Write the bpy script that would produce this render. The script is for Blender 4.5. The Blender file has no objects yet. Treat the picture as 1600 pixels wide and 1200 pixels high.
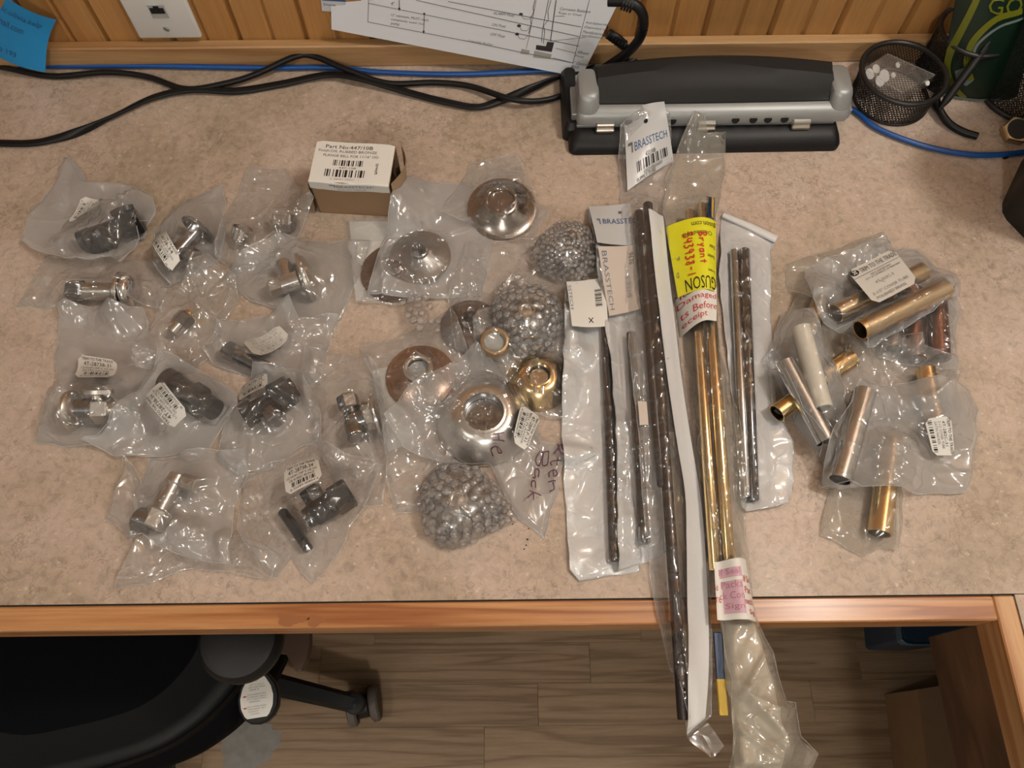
import bpy, bmesh, math, random
import numpy as np
from mathutils import Vector, Matrix
random.seed(7)
SC = bpy.context.scene
COL = SC.collection
D = 0.75            # height of the worktop above the floor (metres)
# ------------------------------------------------------------------ camera
F_PX, PITCH, YAW, ROLL = 1242.6, 1.1472, -0.0067, -0.0045
CAM = np.array([0.0, 0.0, D + 0.685])
_a = math.pi / 2 - PITCH
def _rz(t): return np.array([[math.cos(t), -math.sin(t), 0], [math.sin(t), math.cos(t), 0], [0, 0, 1]])
CR = _rz(YAW) @ np.array([[1, 0, 0], [0, math.cos(_a), -math.sin(_a)], [0, math.sin(_a), math.cos(_a)]]) @ _rz(ROLL)
cd = bpy.data.cameras.new('camera'); cam = bpy.data.objects.new('camera', cd); COL.objects.link(cam)
cd.sensor_width = 36; cd.lens = F_PX / 1600 * 36; cd.clip_start = 0.01
_m = Matrix(CR.tolist()).to_4x4(); _m.translation = CAM.tolist(); cam.matrix_world = _m
SC.camera = cam
# ------------------------------------------------------------------ world, lamps, exposure
W = bpy.data.worlds.new('room_air'); SC.world = W; W.use_nodes = True
W.node_tree.nodes['Background'].inputs[0].default_value = (1.0, 0.86, 0.72, 1)
W.node_tree.nodes['Background'].inputs[1].default_value = 0.05
def lamp(name, loc, power, size, col=(1.0, 0.94, 0.865)):
    l = bpy.data.lights.new(name, 'POINT'); l.shadow_soft_size = size; l.energy = power; l.color = col
    o = bpy.data.objects.new(name, l); COL.objects.link(o); o.location = loc
    return o
lamp('ceiling_lamp', (0.80, 0.34, 2.22), 33, 0.05)
lamp('ceiling_lamp', (-0.95, -0.45, 2.22), 9, 0.05)
lamp('ceiling_lamp', (0.00, -1.45, 2.22), 34, 0.05)
VS = SC.view_settings
VS.view_transform = 'Standard'; VS.look = 'None'; VS.exposure = -0.29; VS.gamma = 1.0; VS.use_curve_mapping = False
SC.cycles.transparent_max_bounces = 24
SC.cycles.max_bounces = 4
SC.cycles.diffuse_bounces = 2
SC.cycles.glossy_bounces = 2
SC.cycles.caustics_reflective = False
SC.cycles.caustics_refractive = False
# ------------------------------------------------------------------ photograph geometry helpers
def ray(px, py): return CR @ np.array([(px - 800) / F_PX, (600 - py) / F_PX, -1.0])
def P(px, py, h=0.0):
    d = ray(px, py); t = (D + h - CAM[2]) / d[2]
    return CAM + t * d
def PY(px, py, y):
    d = ray(px, py); t = (y - CAM[1]) / d[1]
    return CAM + t * d
def PPL(px, py, o, n):
    d = ray(px, py); t = np.dot(np.asarray(o) - CAM, n) / np.dot(d, n)
    return CAM + t * d
# ------------------------------------------------------------------ node helpers
MATS = {}
class NT:
    def __init__(s, name):
        s.m = bpy.data.materials.new(name); s.m.use_nodes = True; s.t = s.m.node_tree; s.t.nodes.clear()
        s.out = s.t.nodes.new('ShaderNodeOutputMaterial'); MATS[name] = s.m
    def n(s, typ, ins=None, **kw):
        x = s.t.nodes.new('ShaderNode' + typ)
        for k, v in kw.items(): setattr(x, k, v)
        for k, v in (ins or {}).items():
            if hasattr(v, 'is_linked'): s.t.links.new(v, x.inputs[k])
            else:
                if isinstance(v, tuple) and len(v) == 3 and x.inputs[k].type == 'RGBA': v = v + (1,)
                x.inputs[k].default_value = v
        return x
    def ramp(s, fac, stops):
        r = s.t.nodes.new('ShaderNodeValToRGB'); s.t.links.new(fac, r.inputs[0])
        e = r.color_ramp.elements
        while len(e) < len(stops): e.new(0.5)
        for q, (p, c) in zip(e, stops):
            q.position = p; q.color = (c if isinstance(c, tuple) else (c, c, c)) + (1,)
        return r.outputs[0]
    def mix(s, a, b, f, mode='MIX'):
        x = s.t.nodes.new('ShaderNodeMix'); x.data_type = 'RGBA'; x.blend_type = mode
        for k, v in ((0, f), (6, a), (7, b)):
            if hasattr(v, 'is_linked'): s.t.links.new(v, x.inputs[k])
            else: x.inputs[k].default_value = (v + (1,)) if isinstance(v, tuple) else v
        return x.outputs[2]
    def done(s, sh): s.t.links.new(sh, s.out.inputs[0]); return s.m
    def coords(s, scale=(1, 1, 1), rnd=False, kind='Object'):
        tc = s.n('TexCoord').outputs[kind]
        mp = s.n('Mapping', {'Vector': tc, 'Scale': scale})
        if rnd:
            oi = s.n('ObjectInfo').outputs['Random']
            mu = s.n('Math', {0: oi, 1: 37.0}, operation='MULTIPLY').outputs[0]
            cx = s.n('CombineXYZ', {0: mu, 1: mu, 2: mu}).outputs[0]
            s.t.links.new(cx, mp.inputs['Location'])
        return mp.outputs[0]
def plain(name, col, rough=0.5, metal=0.0, spec=0.5, bump=0.0, bscale=300, var=0.0, coat=0.0):
    N = NT(name)
    c = col
    ins = {'Roughness': rough, 'Metallic': metal, 'Specular IOR Level': spec}
    if coat: ins['Coat Weight'] = coat
    if var or bump:
        co = N.coords(kind='Object')
        nz = N.n('TexNoise', {'Vector': co, 'Scale': bscale, 'Detail': 4.0})
        if var:
            c = N.mix(tuple(x * (1 - var) for x in col), tuple(min(1, x * (1 + var)) for x in col), nz.outputs['Fac'])
        if bump: ins['Normal'] = N.n('Bump', {'Height': nz.outputs['Fac'], 'Strength': bump, 'Distance': 0.001}).outputs[0]
    ins['Base Color'] = c
    return N.done(N.n('BsdfPrincipled', ins).outputs[0])
def wood(name, c1, c2, c3, scale=(1, 1, 1), rough=0.4, rnd=True, ring=9.0, tint=0.25, coat=0.0, fine=1.0):
    """grain runs along the local axis whose scale is smallest"""
    N = NT(name)
    co = N.coords(scale, rnd)
    n1 = N.n('TexNoise', {'Vector': co, 'Scale': 1.2, 'Detail': 3.0, 'Distortion': 0.4})
    w = N.n('Math', {0: n1.outputs['Fac'], 1: ring}, operation='MULTIPLY').outputs[0]
    fr = N.n('Math', {0: w, 1: 1.0}, operation='PINGPONG').outputs[0]
    col = N.ramp(fr, [(0.0, c1), (0.55, c2), (0.9, c3), (1.0, c3)])
    n2 = N.n('TexNoise', {'Vector': co, 'Scale': 14.0 * fine, 'Detail': 6.0, 'Roughness': 0.7})
    col = N.mix(col, N.ramp(n2.outputs['Fac'], [(0.3, 0.55), (0.7, 1.15)]), 0.45, 'MULTIPLY')
    if rnd:
        oi = N.n('ObjectInfo').outputs['Random']
        col = N.mix(col, N.ramp(oi, [(0.0, 1 - tint), (1.0, 1.0)]), 1.0, 'MULTIPLY')
    bp = N.n('Bump', {'Height': n2.outputs['Fac'], 'Strength': 0.12, 'Distance': 0.001}).outputs[0]
    return N.done(N.n('BsdfPrincipled', {'Base Color': col, 'Roughness': rough, 'Normal': bp, 'Coat Weight': coat, 'Coat Roughness': 0.2}).outputs[0])
def film(name, milk, col=(0.86, 0.86, 0.85), rough=0.16, gloss=1.0, tint=(0.97, 0.97, 0.965), bump=0.25, bs=90.0, crease=0.35, power=4.0, edge=0.75):
    """thin plastic film: see-through, slightly milky, with a glossy skin"""
    N = NT(name)
    co = N.coords(kind='Generated') if False else N.n('NewGeometry').outputs['Position']
    nz = N.n('TexNoise', {'Vector': co, 'Scale': bs * 0.7, 'Detail': 0.5})
    wp = N.n('VectorMath', {0: nz.outputs['Color'], 1: (0.012, 0.012, 0.012), 2: co}, operation='MULTIPLY_ADD').outputs[0]
    vo = N.n('TexVoronoi', {'Vector': wp, 'Scale': bs * 0.6}, feature='DISTANCE_TO_EDGE')
    rg = N.n('MapRange', {0: vo.outputs['Distance'], 1: 0.0, 2: 0.10, 3: crease, 4: 0.0}).outputs[0]
    hh = N.n('Math', {0: nz.outputs['Fac'], 1: rg}, operation='ADD').outputs[0]
    bp = N.n('Bump', {'Height': hh, 'Strength': bump, 'Distance': 0.004}).outputs[0] if bump else N.n('NewGeometry').outputs['Normal']
    tr = N.n('BsdfTransparent', {'Color': tint}).outputs[0]
    df = N.n('BsdfDiffuse', {'Color': col, 'Normal': bp}).outputs[0]
    tl = N.n('BsdfTranslucent', {'Color': col, 'Normal': bp}).outputs[0]
    body = N.n('MixShader', {0: 0.5, 1: df, 2: tl}).outputs[0]
    base = N.n('MixShader', {0: milk, 1: tr, 2: body}).outputs[0]
    gl = N.n('BsdfGlossy', {'Color': (1, 1, 1), 'Roughness': rough, 'Normal': bp}).outputs[0]
    fc = N.n('LayerWeight', {'Blend': 0.5, 'Normal': bp}).outputs['Facing']
    p5 = N.n('Math', {0: fc, 1: power}, operation='POWER').outputs[0]
    fg = N.n('MapRange', {0: p5, 1: 0.0, 2: 1.0, 3: 0.045 * gloss, 4: edge}).outputs[0]
    return N.done(N.n('MixShader', {0: fg, 1: base, 2: gl}).outputs[0])
def under(name, milk, col):
    """the lower wall of a pouch: milky film seen through the upper one"""
    N = NT(name)
    df = N.n('BsdfDiffuse', {'Color': col}).outputs[0]; tr = N.n('BsdfTransparent', {'Color': (0.99, 0.99, 0.99)}).outputs[0]
    return N.done(N.n('MixShader', {0: milk, 1: tr, 2: df}).outputs[0])
# ------------------------------------------------------------------ materials
def laminate():
    N = NT('stone_laminate')
    co = N.n('NewGeometry').outputs['Position']
    a = N.n('TexNoise', {'Vector': co, 'Scale': 4.0, 'Detail': 7.0, 'Roughness': 0.68, 'Distortion': 0.5})
    col = N.ramp(a.outputs['Fac'], [(0.30, (0.325, 0.255, 0.185)), (0.43, (0.45, 0.348, 0.263)), (0.55, (0.56, 0.435, 0.352)), (0.68, (0.57, 0.483, 0.396))])
    b = N.n('TexNoise', {'Vector': co, 'Scale': 120.0, 'Detail': 5.0, 'Roughness': 0.75, 'Distortion': 0.6})
    col = N.mix(col, N.ramp(b.outputs['Fac'], [(0.30, 0.6), (0.50, 1.0), (0.70, 1.2)]), 0.7, 'MULTIPLY')
    # pale fossil-like veins and dark cracks
    wv = N.n('TexNoise', {'Vector': co, 'Scale': 18.0, 'Detail': 6.0, 'Roughness': 0.65, 'Distortion': 2.2})
    v1 = N.n('Math', {0: wv.outputs['Fac'], 1: 0.5}, operation='SUBTRACT').outputs[0]
    v1 = N.n('Math', {0: v1}, operation='ABSOLUTE').outputs[0]
    veins = N.ramp(v1, [(0.0, 1.0), (0.006, 0.2), (0.014, 0.0)])
    sel = N.n('TexNoise', {'Vector': co, 'Scale': 11.0, 'Detail': 2.0})
    sl = N.ramp(sel.outputs['Fac'], [(0.52, 0.0), (0.66, 1.0)])
    col = N.mix(col, (0.80, 0.68, 0.56), N.n('Math', {0: N.n('Math', {0: veins, 1: sl}, operation='MULTIPLY').outputs[0], 1: 0.55}, operation='MULTIPLY').outputs[0])
    sd = N.ramp(sel.outputs['Fac'], [(0.36, 1.0), (0.46, 0.0)])
    col = N.mix(col, (0.20, 0.135, 0.09), N.n('Math', {0: N.n('Math', {0: veins, 1: sd}, operation='MULTIPLY').outputs[0], 1: 0.55}, operation='MULTIPLY').outputs[0])
    sp = N.n('TexNoise', {'Vector': co, 'Scale': 190.0, 'Detail': 3.0})
    col = N.mix(col, (0.16, 0.11, 0.08), N.ramp(sp.outputs['Fac'], [(0.68, 0.0), (0.78, 0.55)]))
    col = N.mix(col, (0.80, 0.70, 0.60), N.ramp(sp.outputs['Fac'], [(0.24, 0.45), (0.33, 0.0)]))
    ck = N.n('TexVoronoi', {'Vector': N.n('VectorMath', {0: N.n('TexNoise', {'Vector': co, 'Scale': 24.0, 'Detail': 4.0, 'Roughness': 0.7}).outputs['Color'], 1: (0.09, 0.09, 0.09), 2: co}, operation='MULTIPLY_ADD').outputs[0], 'Scale': 26.0}, feature='DISTANCE_TO_EDGE')
    ckm = N.n('Math', {0: N.ramp(ck.outputs['Distance'], [(0.0, 1.0), (0.018, 0.35), (0.04, 0.0)]), 1: N.ramp(sel.outputs['Fac'], [(0.44, 0.5), (0.56, 0.0)])}, operation='MULTIPLY').outputs[0]
    col = N.mix(col, (0.19, 0.13, 0.085), ckm)
    fl = N.n('TexVoronoi', {'Vector': co, 'Scale': 85.0}, feature='F1')
    flm = N.n('Math', {0: N.ramp(fl.outputs['Distance'], [(0.10, 1.0), (0.17, 0.0)]), 1: N.ramp(b.outputs['Fac'], [(0.45, 0.0), (0.6, 0.5)])}, operation='MULTIPLY').outputs[0]
    col = N.mix(col, (0.78, 0.69, 0.58), flm)
    bp = N.n('Bump', {'Height': b.outputs['Fac'], 'Strength': 0.25, 'Distance': 0.001}).outputs[0]
    return N.done(N.n('BsdfPrincipled', {'Base Color': col, 'Roughness': 0.48, 'Specular IOR Level': 0.4}).outputs[0])
laminate()
wood('pine_wall', (0.56, 0.29, 0.10), (0.53, 0.262, 0.085), (0.44, 0.195, 0.055), (14, 14, 0.8), 0.38, ring=4, tint=0.15)
wood('pine_trim', (0.56, 0.345, 0.165), (0.50, 0.290, 0.13), (0.40, 0.205, 0.08), (1.2, 20, 20), 0.42, ring=5, tint=0.1)
wood('pine_edge', (0.62, 0.320, 0.135), (0.53, 0.235, 0.085), (0.36, 0.130, 0.042), (1.2, 34, 34), 0.38, ring=12, tint=0.1, coat=0.2)
wood('pine_edge_pale', (0.66, 0.375, 0.165), (0.58, 0.305, 0.125), (0.45, 0.205, 0.07), (26, 1.4, 26), 0.35, ring=7, tint=0.1, coat=0.2)
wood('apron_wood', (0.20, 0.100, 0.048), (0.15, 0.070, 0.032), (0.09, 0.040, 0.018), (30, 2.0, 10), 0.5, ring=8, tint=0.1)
wood('oak_floor', (0.48, 0.335, 0.21), (0.45, 0.31, 0.19), (0.33, 0.215, 0.125), (1.3, 26, 10), 0.45, ring=10, tint=0.10)
plain('wall_paint', (0.60, 0.56, 0.50), 0.8)
plain('ceiling_paint', (0.78, 0.75, 0.70), 0.85)
plain('subfloor', (0.20, 0.14, 0.085), 0.9)
plain('cream_film', (0.66, 0.58, 0.46), 0.4, var=0.12, bscale=40)
plain('black_gap', (0.012, 0.010, 0.008), 0.9)
plain('white_plastic', (0.76, 0.76, 0.74), 0.3)
plain('jack_grey', (0.42, 0.43, 0.42), 0.4)
plain('note_blue', (0.015, 0.285, 0.66), 0.7, var=0.06, bscale=60)
plain('pencil_grey', (0.02, 0.10, 0.24), 0.8)
plain('paper_white', (0.68, 0.70, 0.74), 0.75)
plain('label_white', (0.80, 0.78, 0.73), 0.6)
plain('label_yellow', (0.80, 0.76, 0.02), 0.5)
plain('label_grey', (0.62, 0.60, 0.55), 0.6)
plain('ink_black', (0.018, 0.017, 0.017), 0.6)
plain('ink_grey', (0.13, 0.13, 0.13), 0.6)
plain('ink_faint', (0.33, 0.32, 0.30), 0.6)
plain('ink_blue', (0.03, 0.10, 0.27), 0.6)
plain('ink_slate', (0.16, 0.20, 0.27), 0.6)
plain('ink_red', (0.62, 0.03, 0.03), 0.5)
plain('ink_pink', (0.55, 0.22, 0.30), 0.5)
plain('ink_purple', (0.10, 0.03, 0.06), 0.5)
plain('cord_black', (0.006, 0.006, 0.0065), 0.42, spec=0.3)
plain('cord_blue', (0.006, 0.075, 0.30), 0.35)
plain('punch_black', (0.009, 0.009, 0.010), 0.45, spec=0.3, bump=0.1, bscale=900)
plain('punch_grip', (0.013, 0.0125, 0.0125), 0.55, spec=0.3, bump=0.15, bscale=1500)
plain('punch_silver', (0.33, 0.345, 0.345), 0.42, metal=0.3)
plain('hole_black', (0.004, 0.004, 0.004), 0.8)
plain('cardboard', (0.35, 0.22, 0.125), 0.8, var=0.10, bscale=45)
plain('cardboard_edge', (0.44, 0.30, 0.18), 0.8)
plain('chrome', (0.72, 0.72, 0.72), 0.12, 1.0)
plain('chrome_dark', (0.30, 0.31, 0.33), 0.16, 1.0)
plain('satin_nickel', (0.60, 0.575, 0.53), 0.32, 1.0, bump=0.05, bscale=200)
plain('satin_bell', (0.78, 0.76, 0.74), 0.28, 1.0, bump=0.04, bscale=120)
plain('pewter', (0.36, 0.32, 0.29), 0.2, 1.0)
plain('bronze_black', (0.012, 0.0125, 0.015), 0.3, 0.25, spec=0.45)
plain('bronze_brown', (0.032, 0.023, 0.022), 0.36, 0.35, bump=0.2, bscale=400)
plain('flange_brown', (0.16, 0.105, 0.08), 0.34, 0.5)
plain('grey_satin', (0.33, 0.32, 0.31), 0.34, 0.9)
plain('copper', (0.46, 0.30, 0.22), 0.27, 1.0, var=0.2, bscale=30)
plain('copper_dark', (0.30, 0.125, 0.075), 0.28, 1.0, var=0.15, bscale=40)
plain('brass', (0.74, 0.55, 0.28), 0.2, 1.0, var=0.1, bscale=40)
plain('brass_soft', (0.66, 0.50, 0.29), 0.3, 1.0)
plain('steel_dark', (0.15, 0.16, 0.18), 0.14, 1.0)
plain('steel', (0.62, 0.63, 0.64), 0.22, 1.0)
plain('mesh_black', (0.012, 0.011, 0.011), 0.42)
plain('chair_cloth', (0.0035, 0.0038, 0.005), 0.95, spec=0.1, bump=0.5, bscale=700)
plain('chair_plastic', (0.010, 0.011, 0.012), 0.45, spec=0.4, bump=0.1, bscale=900)
plain('chair_vinyl', (0.006, 0.007, 0.008), 0.55, spec=0.3, bump=0.1, bscale=600)
plain('caster_grey', (0.15, 0.13, 0.115), 0.6, var=0.3, bscale=200)
plain('bin_blue', (0.035, 0.075, 0.15), 0.3)
plain('bin_rim', (0.10, 0.20, 0.30), 0.3)
plain('white_film', (0.72, 0.72, 0.72), 0.28, bump=0.6, bscale=110, spec=0.6)
plain('white_tube', (0.74, 0.70, 0.60), 0.35)
plain('paper_card', (0.62, 0.53, 0.46), 0.8)
plain('header_film', (0.60, 0.60, 0.60), 0.3, bump=0.4, bscale=90)
plain('pouch_green', (0.006, 0.020, 0.011), 0.35)
plain('pouch_yellow', (0.15, 0.16, 0.010), 0.35)
plain('pouch_pale', (0.16, 0.21, 0.20), 0.35)
plain('print_blue', (0.008, 0.032, 0.10), 0.4)
plain('print_yellow', (0.70, 0.46, 0.04), 0.4)
plain('dark_plastic', (0.010, 0.010, 0.010), 0.5)
plain('chalk_stain', (0.36, 0.345, 0.32), 0.9, var=0.3, bscale=60)
for _n, _t, _u, _c, _r, _g, _tt, _b, _s in (
        ('film_frost', 0.17, 0.52, (0.71, 0.705, 0.70), 0.17, 1.5, (0.99, 0.99, 0.99), 0.26, 65),
        ('film_cloudy', 0.12, 0.40, (0.71, 0.705, 0.70), 0.16, 1.6, (0.99, 0.99, 0.99), 0.30, 75),
        ('film_clear', 0.08, 0.22, (0.72, 0.715, 0.705), 0.10, 2.0, (0.995, 0.995, 0.995), 0.34, 75),
        ('film_amber', 0.13, 0.28, (0.68, 0.65, 0.58), 0.15, 1.5, (0.985, 0.98, 0.965), 0.26, 70)):
    film(_n, _t, _c, _r, _g, _tt, bump=_b * 1.5, bs=_s); under(_n + '_under', _u, _c)
def bubble_film():
    """inflated film: clear in the middle, darkening where the wall is seen edge-on"""
    N = NT('film_bubble'); fc = N.n('LayerWeight', {'Blend': 0.5}).outputs['Facing']
    tr = N.n('BsdfTransparent', {'Color': N.ramp(fc, [(0.0, (0.98, 0.98, 0.98)), (0.5, (0.96, 0.96, 0.965)), (0.8, (0.78, 0.785, 0.79)), (1.0, (0.66, 0.665, 0.67))])}).outputs[0]
    df = N.n('BsdfDiffuse', {'Color': (0.9, 0.91, 0.93)}).outputs[0]
    ba = N.n('MixShader', {0: 0.05, 1: tr, 2: df}).outputs[0]
    gl = N.n('BsdfGlossy', {'Roughness': 0.07}).outputs[0]
    fg = N.n('MapRange', {0: N.n('Math', {0: fc, 1: 3.0}, operation='POWER').outputs[0], 1: 0.0, 2: 1.0, 3: 0.12, 4: 0.7}).outputs[0]
    return N.done(N.n('MixShader', {0: fg, 1: ba, 2: gl}).outputs[0])
bubble_film()
film('film_box', 0.14, (0.8, 0.78, 0.75), 0.06, 2.5, (0.98, 0.98, 0.98), bump=0.0)
# ------------------------------------------------------------------ mesh helpers
def tag(o, label, cat, group=None):
    o['label'] = label; o['category'] = cat
    if group: o['group'] = group
    return o
def thing(name, label, cat, loc, group=None):
    o = bpy.data.objects.new(name, None); COL.objects.link(o); o.location = [float(v) for v in loc]
    o.empty_display_size = 0.02; o['_o'] = 1; del o['_o']
    WORLD[o] = np.array([float(v) for v in loc])
    return tag(o, label, cat, group)
WORLD = {}
def frame(z, o=(0, 0, 0), xh=None):
    """4x4 numpy matrix whose z axis is z"""
    z = np.asarray(z, float); z = z / np.linalg.norm(z)
    h = np.array([0, 0, 1.0]) if xh is None else np.asarray(xh, float)
    if abs(np.dot(h, z)) > 0.97 * np.linalg.norm(h): h = np.array([1.0, 0, 0])
    x = np.cross(h, z); x /= np.linalg.norm(x); y = np.cross(z, x)
    M = np.eye(4); M[:3, 0] = x; M[:3, 1] = y; M[:3, 2] = z; M[:3, 3] = o
    return M
def tf(M, v):
    v = np.asarray(v, float)
    return v @ M[:3, :3].T + M[:3, 3]
class MB:
    def __init__(s): s.v = []; s.f = []; s.k = 0
    def add(s, v, f):
        v = np.asarray(v, float).reshape(-1, 3); s.v.append(v)
        k = s.k; s.f += [tuple(i + k for i in q) for q in f]; s.k += len(v); return s
    def lathe(s, prof, M=np.eye(4), seg=32, closed=False, phase=0.0, sx=1.0, sy=1.0):
        a = np.arange(seg) * 2 * math.pi / seg + phase
        v = np.concatenate([np.stack([r * sx * np.cos(a), r * sy * np.sin(a), np.full(seg, z)], 1) for r, z in prof])
        f = []; n = len(prof)
        for i in range(n if closed else n - 1):
            j = (i + 1) % n
            for t in range(seg):
                u = (t + 1) % seg; f.append((i * seg + t, i * seg + u, j * seg + u, j * seg + t))
        if not closed:
            if prof[0][0] > 1e-6: f.append(tuple(range(seg - 1, -1, -1)))
            if prof[-1][0] > 1e-6: f.append(tuple((n - 1) * seg + t for t in range(seg)))
        return s.add(tf(M, v), f)
    def box(s, lo, hi, M=np.eye(4)):
        (x0, y0, z0), (x1, y1, z1) = lo, hi
        v = [(x0, y0, z0), (x1, y0, z0), (x1, y1, z0), (x0, y1, z0), (x0, y0, z1), (x1, y0, z1), (x1, y1, z1), (x0, y1, z1)]
        return s.add(tf(M, v), [(0, 3, 2, 1), (4, 5, 6, 7), (0, 1, 5, 4), (1, 2, 6, 5), (2, 3, 7, 6), (3, 0, 4, 7)])
    def rbox(s, lo, hi, r, M=np.eye(4), seg=1):
        lo = np.asarray(lo, float); hi = np.asarray(hi, float)
        bm = bmesh.new(); bmesh.ops.create_cube(bm, size=1.0)
        for q in bm.verts:
            for i in range(3): q.co[i] = (lo[i] + hi[i]) / 2 + q.co[i] * (hi[i] - lo[i])
        bmesh.ops.bevel(bm, geom=list(bm.edges), offset=r, segments=seg, profile=0.5, affect='EDGES')
        bm.verts.index_update()
        v = [tuple(q.co) for q in bm.verts]; f = [tuple(q.index for q in g.verts) for g in bm.faces]; bm.free()
        return s.add(tf(M, v), f)
    def prism(s, poly, z0, z1, M=np.eye(4), taper=1.0):
        n = len(poly); p = np.asarray(poly, float); c = p.mean(0)
        v = [(x, y, z0) for x, y in p] + [tuple(c + (q - c) * taper) + (z1,) for q in p]
        f = [tuple(range(n - 1, -1, -1)), tuple(range(n, 2 * n))] + [(i, (i + 1) % n, n + (i + 1) % n, n + i) for i in range(n)]
        return s.add(tf(M, v), f)
    def tube(s, pts, r, seg=10, cap=True, flat=1.0, twist=None):
        pts = np.asarray(pts, float); n = len(pts); a = np.arange(seg) * 2 * math.pi / seg
        r = np.broadcast_to(np.asarray(r, float), (n,))
        V = []; up = np.array([0, 0, 1.0])
        for i in range(n):
            t = pts[min(i + 1, n - 1)] - pts[max(i - 1, 0)]; t /= np.linalg.norm(t) + 1e-12
            x = np.cross(up, t)
            if np.linalg.norm(x) < 0.05: x = np.cross(np.array([0, 1.0, 0]), t)
            x /= np.linalg.norm(x); y = np.cross(t, x)
            if twist is not None:
                c, q = math.cos(twist[i]), math.sin(twist[i]); x, y = c * x + q * y, -q * x + c * y
            V.append(pts[i] + r[i] * (np.outer(np.cos(a), x) + flat * np.outer(np.sin(a), y)))
        f = [(i * seg + t, i * seg + (t + 1) % seg, (i + 1) * seg + (t + 1) % seg, (i + 1) * seg + t) for i in range(n - 1) for t in range(seg)]
        if cap: f += [tuple(range(seg - 1, -1, -1)), tuple((n - 1) * seg + t for t in range(seg))]
        return s.add(np.concatenate(V), f)
    def grid(s, X):
        """X: (n,m,3) points"""
        n, m = X.shape[:2]
        return s.add(X.reshape(-1, 3), [(i * m + j, (i + 1) * m + j, (i + 1) * m + j + 1, i * m + j + 1) for i in range(n - 1) for j in range(m - 1)])
    def obj(s, name, mat, parent=None, origin=None, sharp=35, smooth=True, base=None, mat2=None, n1=0):
        V = np.concatenate(s.v)
        o0 = WORLD[parent] if parent is not None else (np.asarray(origin, float) if origin is not None else np.zeros(3))
        if base is not None: o0 = WORLD[base]
        me = bpy.data.meshes.new(name)
        me.from_pydata((V - o0).tolist(), [], s.f); me.materials.append(MATS[mat] if isinstance(mat, str) else mat)
        if mat2:
            me.materials.append(MATS[mat2]); mi = np.zeros(len(s.f), np.int32); mi[n1:] = 1; me.polygons.foreach_set('material_index', mi)
        if smooth:
            me.shade_smooth()
            if sharp: me.set_sharp_from_angle(angle=math.radians(sharp))
        o = bpy.data.objects.new(name, me); COL.objects.link(o)
        if parent is not None: o.parent = parent; WORLD[o] = o0
        else: o.location = o0.tolist(); WORLD[o] = o0
        o_pts[o.name] = V
        return o
o_pts = {}
def sub(o, part):
    """world position bookkeeping for sub-parts (parts keep their thing's origin)"""
    return o
def spline(pts, n=12):
    p = np.asarray(pts, float); out = []
    q = np.vstack([2 * p[0] - p[1], p, 2 * p[-1] - p[-2]])
    for i in range(1, len(q) - 2):
        for t in np.linspace(0, 1, n, endpoint=False):
            a, b, c, d = q[i - 1], q[i], q[i + 1], q[i + 2]
            out.append(0.5 * (2 * b + (c - a) * t + (2 * a - 5 * b + 4 * c - d) * t * t + (3 * b - a - 3 * c + d) * t ** 3))
    out.append(p[-1]); return np.array(out)
def struct(o): o['kind'] = 'structure'; return o
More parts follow.
